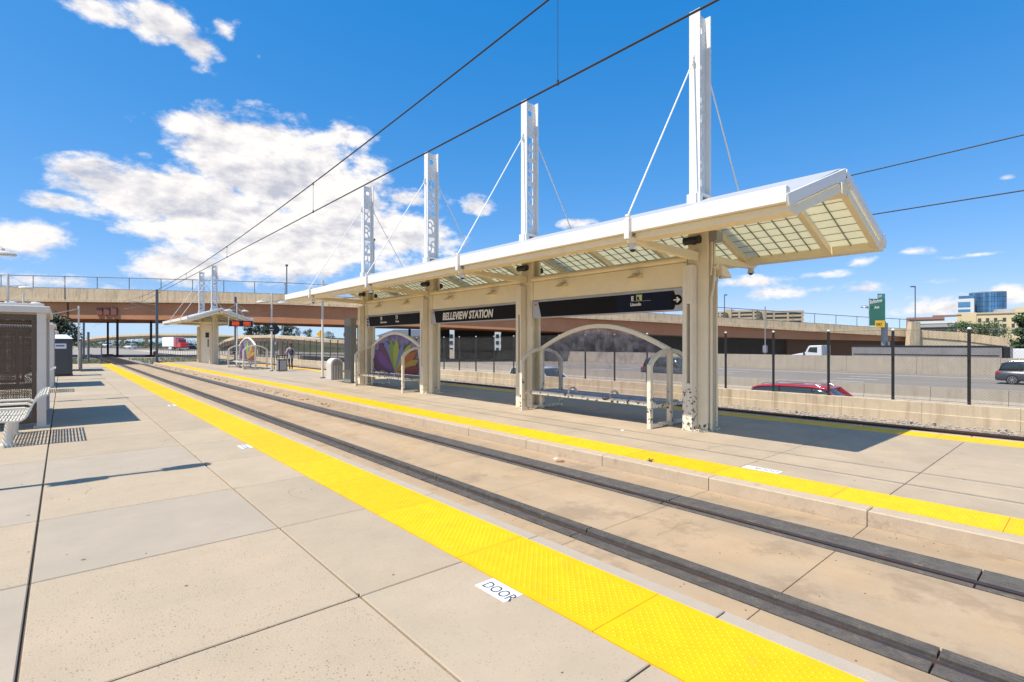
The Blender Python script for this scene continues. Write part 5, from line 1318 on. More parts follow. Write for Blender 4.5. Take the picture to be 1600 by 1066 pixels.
# ================================================================== VEHICLES
def loft(b, secs):
    n = len(secs[0]); base = len(b.v); vs = [v for s in secs for v in s]
    fs = [(i*n+k, i*n+(k+1) % n, (i+1)*n+(k+1) % n, (i+1)*n+k) for i in range(len(secs)-1) for k in range(n)]
    fs += [tuple(range(n-1, -1, -1)), tuple((len(secs)-1)*n+k for k in range(n))]
    b.add(vs, fs, True)
def car(loc, rz, paint, label, L_=4.7, W=1.9, H=1.68, kind='suv', rails=True, group=None):
    """+y is forward"""
    e_ = empty('parked_car' if False else 'car', loc, rz, label, 'car', group)
    hw = W/2; hl = L_/2; belt = H*.60
    b = MB(); secs = []
    prof = [(-1.0,.42,.60,.86),(-.985,.30,belt-.06,.95),(-.90,.26,belt+.02,.99),(-.5,.25,belt,1.0),(0,.25,belt-.01,1.0),(.32,.25,belt-.04,1.0),(.50,.25,belt-.07,.99),(.78,.25,belt-.16,.96),(.95,.28,belt-.28,.90),(1.0,.38,.62,.80)]
    for (t, z0, z1, w) in prof:
        y = t*hl; x = hw*w; zm = z0+(z1-z0)*.55
        secs.append([(-x*.93,y,z0),(-x,y,z0+.12),(-x,y,zm),(-x*.955,y,z1-.03),(-x*.86,y,z1),(x*.86,y,z1),(x*.955,y,z1-.03),(x,y,zm),(x,y,z0+.12),(x*.93,y,z0)])
    loft(b, secs); o = b.build('body', paint, e_, local=True)
    tail = -.93 if kind == 'suv' else -.80
    gp_ = [(tail,belt-.02,.84,.84),(tail+.10,H-.14,.76,.76) if kind == 'suv' else (tail+.30,H-.12,.74,.74),(-.45,H-.02,.75,.75),(.0,H-.01,.75,.75),(.18,H-.05,.74,.74),(.52,belt-.06,.84,.84)]
    b = MB(); secs = []
    for (t, z, w, _) in gp_:
        y = t*hl; zz = max(z, belt-.02); secs.append([(-hw*.86,y,belt-.04),(-hw*(.86+(w-.86)*((zz-belt)/(H-belt))),y,zz-.03),(-hw*(w-.06),y,zz),(hw*(w-.06),y,zz),(hw*(.86+(w-.86)*((zz-belt)/(H-belt))),y,zz-.03),(hw*.86,y,belt-.04)])
    loft(b, secs); b.build('windows', M['carglass'], e_, local=True)
    b = MB(); secs = []
    for (t, z, w) in ((gp_[1][0]-.03, H-.135, .745), (gp_[1][0]+.06, H-.055, .765), (-.45, H+.012, .765), (0, H+.02, .765), (.17, H-.02, .755), (.21, H-.05, .745)):
        y = t*hl; secs.append([(-hw*w,y,z-.055),(-hw*(w-.05),y,z),(hw*(w-.05),y,z),(hw*w,y,z-.055)])
    loft(b, secs); b.build('roof', paint, e_, local=True)
    for s_ in (-1, 1):
        for (t0, z0, w0, t1, z1, w1, m_) in ((.20, H-.06, .755, .50, belt-.03, .865, paint), (.05, belt-.02, .875, .02, H-.05, .765, M['black']), (-.42, belt-.02, .875, -.44, H-.05, .765, M['black']), (tail+.02, belt, .86, gp_[1][0], H-.13, .765, paint)):
            MB().bar((s_*hw*w0, t0*hl, z0), (s_*hw*w1, t1*hl, z1), .05, .09, (s_, 0, 0)).build('pillar', m_, e_, local=True)
        if rails:
            MB().tube([(s_*hw*.70, -.72*hl, H-.02), (s_*hw*.70, -.66*hl, H+.055), (s_*hw*.70, .06*hl, H+.055), (s_*hw*.70, .12*hl, H+.01)], .018, 6).build('roof_rail', M['chrome'], e_, local=True)
        MB().sph((s_*(hw+.08), .40*hl, belt+.06), .11, 10, 8, sc=(1, .6, .75)).build('mirror', paint, e_, local=True)
        MB().box(s_*hw-.07 if s_ > 0 else -hw-.0, s_*hw+.0 if s_ > 0 else -hw+.07, -.975*hl, -.86*hl, belt-.22, belt-.07).build('taillight', M['taillight'], e_, local=True, bevel=.02)
        MB().sph((s_*hw*.74, .94*hl, belt-.36), .14, 12, 8, sc=(1.1, .9, .5)).build('headlight', M['headlight'], e_, local=True)
        for t in (-.60, .62):
            wy = t*hl; xo = s_*(hw-.01)
            w_ = MB().cyl((xo-s_*.21, wy, .34), (xo+s_*.012, wy, .34), .345, n=24).build('wheel', M['tyre'], e_, local=True)
            r_b = MB(); r_b.cyl((xo+s_*.0125, wy, .34), (xo+s_*.018, wy, .34), .06, n=12)
            for k in range(10):
                a = k*math.pi/5; r_b.bar((xo+s_*.016, wy+.05*math.cos(a), .34+.05*math.sin(a)), (xo+s_*.016, wy+.23*math.cos(a+.12), .34+.23*math.sin(a+.12)), .03, .012, (1, 0, 0))
            for k in range(24):
                a, c = k*math.pi/12, (k+1)*math.pi/12; r_b.bar((xo+s_*.015, wy+.235*math.cos(a), .34+.235*math.sin(a)), (xo+s_*.015, wy+.235*math.cos(c), .34+.235*math.sin(c)), .02, .014, (1, 0, 0))
            r_b.build('rim', M['rim'], w_, local=True)
        MB().box(*( (hw-.012, hw+.012) if s_ > 0 else (-hw-.012, -hw+.012)), -.42*hl, .44*hl, .27, .36).build('sill_trim', M['black'], e_, local=True)
    return e_
# travel: towards the camera's right = -y ; rotation pi turns +y forward into -y
car((21.0, 6.9, -1.35), math.pi, M['red'], 'red estate car passing just behind the low concrete wall', 4.9, 1.9, 1.60)
car((21.6, 21.9, -1.35), math.pi, M['cwhite'], 'white car behind the fence between the two middle canopy columns', 4.9, 1.9, 1.78, rails=False)
car((37.4, 22.8, -1.15), math.pi, M['cdark'], 'dark charcoal SUV on the highway seen through the clear shelter', 5.3, 2.0, 1.80)
car((52.4, 2.9, -1.15), math.pi, M['cgrey'], 'grey SUV cut off by the right edge of the picture', 4.6, 1.9, 1.64)
def far_car(u, v, D, paint, label, rz=.4):
    p = at(u, v, D); return car((p.x, p.y, p.z), rz, paint, label, rails=False, group='distant cars seen under the overpass')
far_car(203, 545, 175, M['cwhite'], 'small white distant car right of the dark bridge columns')
far_car(167, 541.5, 215, M['cwhite'], 'tiny white car farthest along the curving road')
# semi tractor (white) on the far carriageway
def semi(loc, rz, paint, label, sleeper=False):
    e_ = empty('semi_truck', loc, rz, label, 'truck')
    b = MB(); b.prism([(2.9,.9),(2.97,1.7),(2.85,2.02),(1.15,2.38),(.80,3.15),(.6,3.25),(-.75,3.3),(-.8,.9)], 'x', -1.02, 1.02)
    b.build('cab', paint, e_, local=True, bevel=.08)
    if sleeper: MB().box(-1.15,1.15,-2.1,-.82,.9,3.5).build('sleeper', paint, e_, local=True, bevel=.08)
    for s_ in (-1, 1):
        xa, xb_ = (1.024, 1.045) if s_ > 0 else (-1.045, -1.024)
        MB().prism([(.85,2.45),(.62,3.02),(-.25,3.05),(-.25,2.35)], 'x', xa, xb_).build('side_window', M['carglass'], e_, local=True)
        MB().cyl((s_*1.1,-1.0,1.0), (s_*1.1,-1.0,3.3), .08, n=10).build('exhaust_stack', M['chrome'], e_, local=True)
        MB().box(s_*1.25-.05, s_*1.25+.05, 1.15, 1.3, 1.9, 2.6).build('mirror', M['black'], e_, local=True)
        MB().box(s_*1.1-.12, s_*1.1+.12, 2.3, 2.98, .5, 1.1).build('fender', paint, e_, local=True, bevel=.05)
        for y in (2.2, -2.6, -3.9):
            w_ = MB().cyl((s_*1.25-s_*.3, y, .5), (s_*1.25, y, .5), .5, n=20).build('wheel', M['tyre'], e_, local=True)
            MB().cyl((s_*1.251, y, .5), (s_*1.27, y, .5), .26, n=14).build('hub', M['rim'], w_, local=True)
    MB().prism([(.82,3.12),(1.13,2.45),(1.17,2.46),(.87,3.14)], 'x', -.9, .9).build('windscreen', M['carglass'], e_, local=True)
    MB().box(-.45,.45,-4.6,2.9,.55,.89).build('chassis', M['black'], e_, local=True)
    MB().box(-1.1,1.1,2.96,3.15,.4,.75).build('bumper', M['chrome'], e_, local=True, bevel=.03)
    return e_
semi((73.0, 24.0, -1.7), 0, M['cwhite'], 'white semi tractor visible above the tall highway barrier')
def trailer(loc, rz, label):
    e_ = empty('side_dump_trailer', loc, rz, label, 'trailer')
    MB().prism([(-1.15,1.25),(1.15,1.25),(1.28,3.15),(-1.28,3.15)], 'y', -6.6, 6.6).build('body', M['tgrey'], e_, local=True, bevel=.03)
    MB().box(-1.34,1.34,-6.7,6.7,3.16,3.28).build('top_rail', M['black'], e_, local=True)
    MB().prism([(-1.2,1.2),(1.2,1.2),(1.3,3.14),(-1.3,3.14)], 'y', -7.2, -6.72).build('end_gate', M['black'], e_, local=True)
    MB().box(-1.24,-1.2,-6.4,6.4,2.2,2.3).build('rub_rail', M['black'], e_, local=True); MB().box(-1.26,-1.22,-5.9,-4.2,2.95,3.06).build('reflector', M['signwhite'], e_, local=True)
    for k in range(9):
        y = -6.0+k*1.5; MB().box(-1.26,-1.20,y-.05,y+.05,1.3,2.15).build('stake', M['tgrey'], e_, local=True)
    MB().box(-.5,.5,-7,7,.8,1.2).build('chassis', M['black'], e_, local=True)
    for y in (-5.6,-4.3,5.0,6.2):
        for s_ in (-1,1): MB().cyl((s_*.9,y,.5),(s_*1.22,y,.5),.5,n=16).build('wheel', M['tyre'], e_, local=True)
    return e_
trailer((73.0, 13.3, -1.7), 0, 'long grey dump trailer behind the tall highway barrier on the right')
bx = semi((77.3, -1.4, -1.7), math.pi, M['cwhite'], 'white box truck following the grey trailer at the right edge')
MB().box(-1.25,1.25,-8.0,-1.0,1.0,2.95).build('cargo_box', M['signwhite'], bx, local=True, bevel=.03)
# red semi with white trailer under the bridge
p = at(283, 547.5, 150); rs = semi((p.x, p.y, p.z), R(-172), M['red'], 'red semi truck pulling a white trailer seen under the overpass', True)
MB().box(-1.25,1.25,-13,-2.4,1.1,3.9).build('box_trailer', M['signwhite'], rs, local=True)
for k_, (u, v) in enumerate(((277,549),(299,549),(296,545))):
    far_car(u, v-1.5, 172+k_*9, M['cwhite'] if k_ != 1 else M['cdark'], ['white distant car in front of the white trailer', 'dark distant car right of the red semi', 'white distant van-like car behind the red semi'][k_], R(-60))

# ================================================================== DISTANT ROAD AND TREES UNDER THE BRIDGE
b = MB()
P1 = [at(u, v, 1) for u, v in ()]
def sheet(name, pts_, z, m_):
    b = MB(); b.add([(x, y, z) for x, y in pts_], [tuple(range(len(pts_)))]); return b.build(name, m_, kind='structure')
def gpt(u, v, z):   # ground point at height z
    r = ray(u, v); k = (z-1.8)/r.z; return (r.x*k, r.y*k)
sheet('far_road', [gpt(60,547,-.34), gpt(230,556.5,-.34), gpt(360,557,-.34), gpt(360,549,-.34), gpt(250,546,-.34), gpt(150,541.5,-.34), gpt(60,541,-.34)], -.34, M['lightconc'])
sheet('far_highway', [gpt(120,541.6,-.33), gpt(200,547.2,-.33), gpt(345,549,-.33), gpt(345,542.5,-.33), gpt(230,541,-.33), gpt(130,539.2,-.33)], -.33, M['road'])
rf = empty('railing', (*gpt(300, 558, -.3), -.3), label='low dark railing beyond the tracks below the red semi', cat='railing')
a_, c_ = Vector((*gpt(250,560,-.3), -.3)), Vector((*gpt(312,560,-.3), -.3))
b = MB()
for z in (.2, 1.25): b.bar(a_+Vector((0,0,z)), c_+Vector((0,0,z)), .05, .06)
b.build('rail', M['greymetal'], rf)
for k in range(24): p = a_.lerp(c_, k/23); MB().cyl(p, p+Vector((0,0,1.25)), .025, n=5).build('baluster', M['greymetal'], rf)

def tree(x, y, z, H_, Wd, m_, label, seed, n=900, name='tree', group='trees'):
    rr = random.Random(seed); e_ = empty(name, (x, y, z), label=label, cat='tree', group=group)
    t = MB(); t.cyl((x,y,z), (x,y,z+H_*.55), H_*.028, H_*.014, n=7)
    for k in range(6):
        a = k*1.05+rr.random(); t.cyl((x,y,z+H_*(.25+.05*k)), (x+Wd*.32*math.cos(a), y+Wd*.32*math.sin(a), z+H_*(.5+.06*k)), H_*.011, H_*.005, n=5)
    t.build('trunk', M['bark'], e_)
    cl = [(rr.uniform(-.34,.34)*Wd, rr.uniform(-.34,.34)*Wd, H_*rr.uniform(.32,.88), Wd*rr.uniform(.13,.24)) for _ in range(16)]
    c = MB(); s0 = H_*.028
    for i in range(n):
        cx, cy, cz, r = cl[i % len(cl)]
        d = Vector((rr.gauss(0,1), rr.gauss(0,1), rr.gauss(0,.8))).normalized()*(r*rr.uniform(.45,1.1))
        q = Vector((x+cx, y+cy, z+cz))+d; s = s0*rr.uniform(.6,1.3)
        a = Vector((rr.gauss(0,1), rr.gauss(0,1), rr.gauss(0,1))).normalized()*s; b_ = a.orthogonal().normalized()*s*rr.uniform(.5,1)
        c.add([q-a, q+b_, q+a, q-b_], [(0,1,2,3)])
    c.build('crown', m_, e_); return e_
# right-hand trees
for i, (u, v, D, H_, W_, l) in enumerate(((1497,529,112,3.6,5.5,'bushy green tree left of the fence post top below the yellow hotel'), (1518,529,112,4.2,5,'green tree below the hotel in line with the white-capped fence post'), (1538,530,110,3.8,6,'green tree in front of the hotel, third from the left'),
                                (1553,531,110,3.3,6,'low green tree left of the dark street lamp by the hotel'))):
    p = at(u, v, D); tree(p.x, p.y, p.z-1.5, H_+1.5, W_, M['leaf'], l, 40+i, 1300, group='trees below the yellow hotel')
p = at(1609, 560, 84); tree(p.x, p.y, p.z-1, 8.6, 4.2, M['leaf'], 'tall leafy tree at the right edge in front of the ramp wall', 77, 2600)
# dark trees in the far left behind the toilet
for i, (u, D, H_, W_) in enumerate(((88, 72, 6.2, 4.6), (103, 75, 5.6, 4.0), (78, 70, 7, 4.5))):
    p = at(u, 540, D); tree(p.x, p.y, -.3, H_, W_, M['leaf2'], ['dark tree above the portable toilet', 'dark shrub-like tree right of the toilet roof', 'dark tree directly behind the second shelter'][i], 90+i, 900, group='dark trees left of the tracks')
# tree line
ORD = ['first', 'second', 'third', 'fourth', 'fifth', 'sixth', 'seventh', 'eighth', 'ninth', 'tenth', 'eleventh', 'twelfth', 'thirteenth', 'fourteenth', 'fifteenth', 'sixteenth', 'seventeenth']
for i, (u, v, D, W_, H_) in enumerate(sorted([(128,538,240,16,6),(150,538,240,18,5),(175,538.5,250,16,4.5),(245,540,200,14,5),(320,539,200,15,5),(140,538,260,16,5.5),(160,537.5,260,14,6),(197,538,230,12,5),(212,540,210,14,6.5),(228,539,225,12,6),(252,539,210,12,5.5),(268,538,230,14,6.5),(283,537,240,12,5.5),(300,537,235,12,7),(318,538,240,14,6.5),(335,538,240,14,7)])):
    p = at(u, v, D); tree(p.x, p.y, -2.0, H_*.55+1.6, W_*.9, M['leaf2'], ORD[i]+' distant tree from the left in the row seen under the overpass', 200+i, 900, group='distant trees under the overpass')
for i, (u, v, D, H_) in enumerate([(388,524,190,6),(396,524,190,4.6),(405,523,190,5),(414,523,190,5),(419,522,190,5.2),(444,524,190,5.2),(450,524,190,4.6),(461,525,190,4.2),(482,527,190,3.8),(514,529,190,3.2)]):
    p = at(u, v, D); tree(p.x, p.y, p.z-2.5, H_+2.0, 4.2, M['leaf2'], ORD[i]+' small tree from the left above the curved cream ramp bridge', 300+i, 800, group='distant trees above the ramp bridge')
b = MB()
P0 = [at(u, v, D) for u, v, D in ((340,526,200),(420,525,200),(500,527,200),(560,531,200),(640,534,200))]
for i in range(len(P0)-1):
    a, c = P0[i], P0[i+1]; ny = Vector((ST,CT,0))*20
    b.add([(a.x,a.y,-2.2),(c.x,c.y,-2.2),(c.x,c.y,c.z),(a.x,a.y,a.z),(a.x+ny.x,a.y+ny.y,a.z),(c.x+ny.x,c.y+ny.y,c.z)], [(0,1,2,3),(3,2,5,4)])
b.build('hill', mat('hill_green', (.10, .11, .055), .95, var=.3, vscale=.2), kind='structure')
# far treeline ring
b = MB(); rr = random.Random(9)
for i in range(9000):
    az_ = rr.uniform(-.25, 1.75); D_ = rr.uniform(520, 900); x, y = D_*math.sin(az_), D_*math.cos(az_); z = -2+rr.random()**1.2*(4.2+1.6*math.sin(az_*23)); s = rr.uniform(.8, 1.8)
    d1 = Vector((rr.gauss(0,1), rr.gauss(0,1), rr.gauss(0,1))).normalized()*s; d2 = d1.orthogonal().normalized()*s
    q = Vector((x,y,z)); b.add([q-d1, q+d2, q+d1, q-d2], [(0,1,2,3)])
b.build('far_treeline', M['leaf2'], kind='stuff', label='low dark treeline on the far horizon', cat='trees')

# ================================================================== BUILDINGS
def face_basis(u0, u1, D0, D1=None):
    a = at(u0, 537, D0); c = at(u1, 537, D1 or D0); d = (c-a); d.z = 0; L_ = d.length; d.normalize(); n = Vector((d.y, -d.x, 0))
    if n.dot(Vector((ST, CT, 0))) > 0: n = -n
    return a, d, n, L_
def facade(e_, a, d, n, L_, z0, z1, depth, m_, wins=(), wm=None, name='wall'):
    """box whose front starts at a and runs along d; wins = (s0, s1, z0, z1) each its own window"""
    b = MB(); p0 = Vector((a.x, a.y, 0)); p1 = p0+d*L_; k = -n*depth
    b.hexa([p0+Vector((0,0,z0)), p1+Vector((0,0,z0)), p1+k+Vector((0,0,z0)), p0+k+Vector((0,0,z0)), p0+Vector((0,0,z1)), p1+Vector((0,0,z1)), p1+k+Vector((0,0,z1)), p0+k+Vector((0,0,z1))])
    b.build(name, m_, e_)
    for (s0, s1, w0, w1) in wins:
        q0, q1 = p0+d*s0, p0+d*s1; f = n*.12
        b = MB(); b.hexa([q0+f+Vector((0,0,w0)), q1+f+Vector((0,0,w0)), q1-f+Vector((0,0,w0)), q0-f+Vector((0,0,w0)), q0+f+Vector((0,0,w1)), q1+f+Vector((0,0,w1)), q1-f+Vector((0,0,w1)), q0-f+Vector((0,0,w1))])
        b.build('window', wm or M['glassdark'], e_)
def zz(v, D): return 1.8+(537-v)*D/F
# yellow hotel
D = 210
a, d, n, L_ = face_basis(1495, 1660, D, 189); px = L_/165
ho = empty('hotel', (a.x, a.y, -2), label='pale yellow hotel with rows of dark windows at the right edge', cat='building')
w = []
for r_i, vv in enumerate((498.5, 507.5, 516)):
    for uu in (1503,1517,1531,1544,1557,1571,1585,1599,1613,1627,1641): w.append(((uu-1495)*px, (uu-1489.5)*px, zz(vv+5.5, D), zz(vv, D)))
facade(ho, a, d, n, L_, -2, zz(490.5, D), 18, M['byellow'], w)
facade(ho, a+n*.4, d, n, L_*.99, zz(492, D), zz(490, D), 1, M['lightconc'], name='cornice')
facade(ho, a+d*((1590-1495)*px)+n*.3, d, n, 30, -2, zz(483.5, D), 14, M['byellow'], name='raised_bay')
facade(ho, a+d*1.5+n*.5, d, n, 4.5, -2, zz(489.5, D), 14, M['byellow'], name='raised_bay')
# glass tower
D = 420
tw = empty('glass_tower', tuple(at(1543, 500, D)), label='round blue glass office tower beside a white-framed wing', cat='building')
c0 = at(1543, 500, D+10); rad = 22.5*D/F
n_s = 40; zt, zb = zz(456.5, D), -2
for k in range(n_s):
    t0, t1 = 2*math.pi*k/n_s+.008, 2*math.pi*(k+1)/n_s-.008
    b = MB(); o_ = lambda t, r: (c0.x+r*math.cos(t), c0.y+r*math.sin(t))
    for z0, z1 in [(zb+(zt-zb)*j/12+.12, zb+(zt-zb)*(j+1)/12-.12) for j in range(12)]:
        p = [o_(t0, rad), o_(t1, rad), o_(t1, rad-.3), o_(t0, rad-.3)]
        b.hexa([(q[0], q[1], z0) for q in p]+[(q[0], q[1], z1) for q in p])
    b.build('glass_bay', M['glassblue'], tw)
MB().cyl((c0.x,c0.y,zb), (c0.x,c0.y,zt-.2), rad-.35, n=40).build('core', M['greymetal'], tw)
MB().cyl((c0.x,c0.y,zt), (c0.x,c0.y,zt+.8), rad*.99, n=40).build('roof', M['bgrey'], tw)
a, d, n, L_ = face_basis(1494, 1522, D, 412.5); px = D/F
w = [(1.5, 14.0, zz(476, D), zz(472.5, D)), (1.5, 13.2, zz(482, D), zz(474, D)), (1.5, 13.2, zz(488, D), zz(484.5, D))]
facade(tw, a, d, n, L_, -2, zz(467.5, D), 20, M['bwhite'], [(1.2, L_-2.2, zz(480.8, D), zz(472.5, D)), (1.2, L_-2.2, zz(488.2, D), zz(484, D))], M['glassblue'], 'wing')
facade(tw, a+d*1.5, d, n, L_-1.5, zz(467.3, D), zz(463, D), 18, M['glassblue'], name='top_storey')
facade(tw, at(1563, 500, D), d, n, 1.8, -2, zz(469, D), 10, M['bgrey'], name='side_fin')
MB().cyl((c0.x-6,c0.y-14,zz(492,D)), (c0.x-6,c0.y-14,zz(484,D)), rad*.98, rad*.85, n=30).build('podium_roof', M['bgrey'], tw)
MB().cyl((c0.x-6,c0.y-14,-2), (c0.x-6,c0.y-14,zz(492,D)), rad*.95, n=30).build('podium', M['greymetal'], tw)
# brick building, pale parking deck
D = 330
a, d, n, L_ = face_basis(1416, 1476, D, 318); px = L_/60
bb = empty('brick_building', (a.x, a.y, -2), label='low brick building on the horizon left of the glass tower', cat='building')
facade(bb, a, d, n, L_, -2, zz(496.5, D), 20, M['bbrick'], [(s*px+1, s*px+2.8, zz(505, D), zz(500, D)) for s in range(2, 56, 6)])
facade(bb, a+d*13, d, n, 12, zz(496.4, D), zz(494, D), 6, M['bbrick'], name='roof_plant')
D = 260
a, d, n, L_ = face_basis(1428, 1500, D, 246)
pk = empty('parking_deck', (a.x, a.y, -2), label='pale two-level parking deck in front of the brick building', cat='building')
for (v0, v1, m_) in ((512, 507.5, 'bgrey'), (506.5, 502.5, 'bwhite')): facade(pk, a, d, n, L_, zz(v0, D), zz(v1, D), 30, M[m_], name='parapet')
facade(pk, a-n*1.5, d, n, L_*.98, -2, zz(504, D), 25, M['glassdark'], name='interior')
# tan garages above the overpass parapet
def garage(u0, u1, vt, vb, D, label):
    a, d, n, L_ = face_basis(u0, u1, D, D*.97)
    e_ = empty('parking_garage', (a.x, a.y, -2), label=label, cat='building', group='tan parking garages above the overpass')
    nlev = 3
    for k in range(nlev):
        v1 = vt+(vb-vt)*k/nlev; v0 = v1+(vb-vt)/nlev*.5
        facade(e_, a, d, n, L_, zz(v0, D), zz(v1, D), 20, M['btan'], name='slab_edge')
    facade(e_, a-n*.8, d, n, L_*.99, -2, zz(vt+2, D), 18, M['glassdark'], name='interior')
    k = 0
    while k*6 < L_: facade(e_, a+n*.15+d*(k*6), d, n, .8, -2, zz(vt, D), 2, M['btan'], name='column'); k += 1
    facade(e_, a+n*.2, d, n, 3.2, -2, zz(vt-2, D), 8, M['btan'], name='stair_tower')
garage(1132, 1182, 486, 502, 240, 'tan parking garage on the horizon nearer the canopy column')
garage(1186, 1256, 486.5, 505, 250, 'wider tan parking garage on the horizon further right')
garage(1080, 1130, 488.5, 500, 235, 'tan parking garage partly hidden by the canopy column')
# house roofs behind the mural shelter
a, d, n, L_ = face_basis(592, 668, 128); ha = empty('apartment_house', (a.x, a.y, -2), label='grey-roofed house seen under the bridge above the mural shelter', cat='building')
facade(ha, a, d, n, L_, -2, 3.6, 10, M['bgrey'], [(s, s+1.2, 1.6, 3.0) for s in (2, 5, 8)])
b = MB(); p0 = a+n*.8-d*.8; p1 = a+d*(L_+.8)+n*.8; k = -n*11.5
for p in (p0, p1): p.z = 3.6
b.add([p0, p1, p1+k, p0+k, p0.lerp(p1, .25)+k*.5+Vector((0,0,1.8)), p0.lerp(p1, .75)+k*.5+Vector((0,0,1.8))], [(0,1,5,4),(1,2,5),(2,3,4,5),(3,0,4),(0,3,2,1)]); b.build('roof', M['greymetal'], ha)
for (u, l) in ((706, 'pale building behind the left gap in the bridge wall'), (778, 'pale building behind the right gap in the bridge wall')):
    a, d, n, L_ = face_basis(u-14, u+14, 150); e_ = empty('pale_building', (a.x, a.y, -2), label=l, cat='building')
    facade(e_, a, d, n, L_, -2, 5.5, 8, M['bwhite'], [(s, s+.9, z, z+1.1) for s in (.6, 2.0, 3.4) for z in (-.5, 1.5, 3.4)])

# ================================================================== HIGHWAY SIGN, STREET LAMPS
# overhead cantilever sign seen at a steep angle
D = 48
DA, DB = 76.0, 71.5
s0, s1 = at(1358, 500, DA), at(1382.5, 500, DB); s0.z = s1.z = 0
hs_ = empty('highway_sign', (*at(1384, 545, 74).xy, -1.7), label='green overhead highway sign with yellow exit panel, seen at an angle', cat='sign')
dirx = (s1-s0).normalized(); nn = Vector((dirx.y, -dirx.x, 0)); nn = nn if nn.dot(Vector((s0.x,s0.y,0))) < 0 else -nn
def plate(t0, t1, v0, v1, off, m_, nm, th=.05):
    P0_, P1_ = s0.lerp(s1, t0)+nn*off, s0.lerp(s1, t1)+nn*off
    D0, D1 = DA+(DB-DA)*t0, DA+(DB-DA)*t1
    Vz = lambda v, DD: Vector((0,0,1.8+(537-v)*DD/F))
    b = MB(); k = -nn*th
    b.hexa([P0_+Vz(v1,D0), P1_+Vz(v1,D1), P1_+k+Vz(v1,D1), P0_+k+Vz(v1,D0), P0_+Vz(v0,D0), P1_+Vz(v0,D1), P1_+k+Vz(v0,D1), P0_+k+Vz(v0,D0)]); return b.build(nm, m_, hs_)
plate(0, 1, 467, 509, 0, M['signgreen'], 'sign_panel'); plate(-.02, .03, 465.5, 509.5, .01, M['silver'], 'panel_edge')
plate(.56, 1, 459, 467, .02, M['signteal'], 'exit_tab'); plate(.42, 1.0, 501, 511.5, .05, M['signyellow'], 'yellow_panel')
def stext(txt, size, t, v, m_, off=.06, sx=1.0):
    p_ = s0.lerp(s1, t)+nn*off; DD = DA+(DB-DA)*t; p_.z = 1.8+(537-v)*DD/F
    text_obj(txt, size, basis(p_, dirx, (0,0,1)), m_, hs_, bold=.006, sx=sx)
Ls = (s1-s0).length
stext('EXIT', .48, .62, 465.5, M['letter'], .05, Ls*.36/1.4)
stext('Belleview', .80, .06, 475, M['letter'], .02, Ls*.86/3.3)
stext('Ave', .64, .36, 483, M['letter'], .02, Ls*.4/1.3)
stext('ONLY', .54, .50, 509, M['black'], .07, Ls*.42/1.6)
b = MB(); p = at(1382, 545, 74); q = at(1385, 545, 73)
b.cyl((p.x,p.y,-1.7), (p.x,p.y,zz(505,74)), .42, n=14); b.build('post', M['galv'], hs_)
b = MB(); mid = s0.lerp(s1, .5)-nn*.5
b.cyl((mid.x,mid.y,zz(495,74)), (p.x,p.y,zz(505,74)), .22, n=10); b.build('truss_arm', M['galv'], hs_)
pl_ = at(1351, 480, 76); b = MB(); b.sph((pl_.x, pl_.y, pl_.z-.1), .52, 12, 6, sc=(1,1,.7), hemi=1); b.cyl((pl_.x,pl_.y,pl_.z), (s0.x, s0.y, pl_.z-.3), .03, n=6); b.build('sign_lamp', M['galv'], hs_)
MB().box(p.x-.6, p.x+.55, p.y-.55, p.y-.5, zz(545,74), zz(534,74)).build('small_plate', M['silver'], hs_)
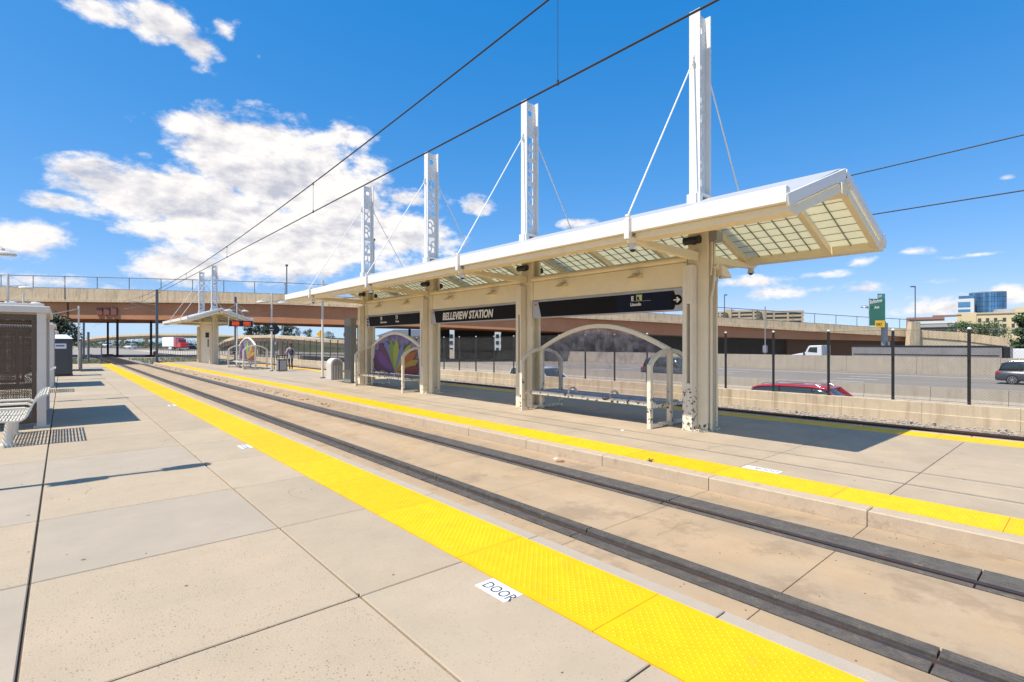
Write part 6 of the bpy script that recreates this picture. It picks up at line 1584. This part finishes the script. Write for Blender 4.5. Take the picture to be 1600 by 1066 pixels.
def street_lamp(u, v0, v1, D, arm, label, m_='greymetal', plain=False):
    p = at(u, v1, D); t = zz(v0, D); w_ = arm*D/F; e_ = empty('street_lamp', (p.x, p.y, p.z), label=label, cat='street lamp')
    MB().cyl(p, (p.x, p.y, t), .09 if D < 120 else .16, n=8).build('pole', M[m_], e_)
    dx, dy = CT*w_, -ST*w_
    if arm: MB().bar((p.x, p.y, t), (p.x+dx, p.y+dy, t), .25, .22 if D < 120 else .35).build('lamp_head', M[m_], e_)
    else: MB().cyl((p.x,p.y,t), (p.x,p.y,t+.25), .22, n=8).build('lamp_head', M[m_], e_)
    return e_
street_lamp(1430, 448, 503, 94.5, -7, 'dark street lamp on the end pier of the overpass')
street_lamp(1132, 461, 497, 100, 4, 'dark street lamp above the overpass just right of the canopy column')
street_lamp(1560, 501, 532, 105, 6, 'dark street lamp in front of the yellow hotel')
street_lamp(448, 416, 460, 82, 0, 'dark pole lamp standing on the overpass above the island platform')
street_lamp(584, 376, 445, 70, 0, 'dark pole rising beside the farthest canopy mast')
e_ = empty('traffic_sensor_pole', tuple(at(1195.6, 559, 66)), label='thin pale pole with a small box in front of the dark underpass', cat='pole')
p = at(1195.6, 559, 66); MB().cyl((p.x,p.y,-1.2), (p.x,p.y,zz(479,66)), .07, n=8).build('pole', M['galv'], e_); MB().box(p.x-.25,p.x+.25,p.y-.2,p.y+.2,zz(551,66),zz(540,66)).build('box', M['galv'], e_)
e_ = empty('warning_sign', tuple(at(501, 530, 118)), label='yellow diamond warning sign on the ramp bridge', cat='sign')
p = at(501, 530, 118); MB().cyl((p.x,p.y,p.z-1), (p.x,p.y,p.z+2), .05, n=6).build('pole', M['greymetal'], e_)
b = MB(); k = 1.0; dx, dy = CT, -ST; cz_ = zz(522.5, 118)
b.hexa([(p.x,p.y,cz_-k),(p.x+dx*k,p.y+dy*k,cz_),(p.x+dx*k+.05,p.y+dy*k+.05,cz_),(p.x+.05,p.y+.05,cz_-k),(p.x-dx*k,p.y-dy*k,cz_),(p.x,p.y,cz_+k),(p.x+.05,p.y+.05,cz_+k),(p.x-dx*k+.05,p.y-dy*k+.05,cz_)]); b.build('plate', M['signyellow'], e_)
e_ = empty('traffic_light', tuple(at(539.5, 533, 121)), label='dark signal silhouette on the ramp bridge near the kiosk', cat='traffic light')
p = at(539.5, 533, 121); MB().cyl((p.x,p.y,p.z-1), (p.x,p.y,p.z+2.2), .06, n=6).build('pole', M['greymetal'], e_); MB().box(p.x-.35,p.x+.35,p.y-.2,p.y+.2,zz(526,121),zz(520,121)).build('signal_box', M['black'], e_)
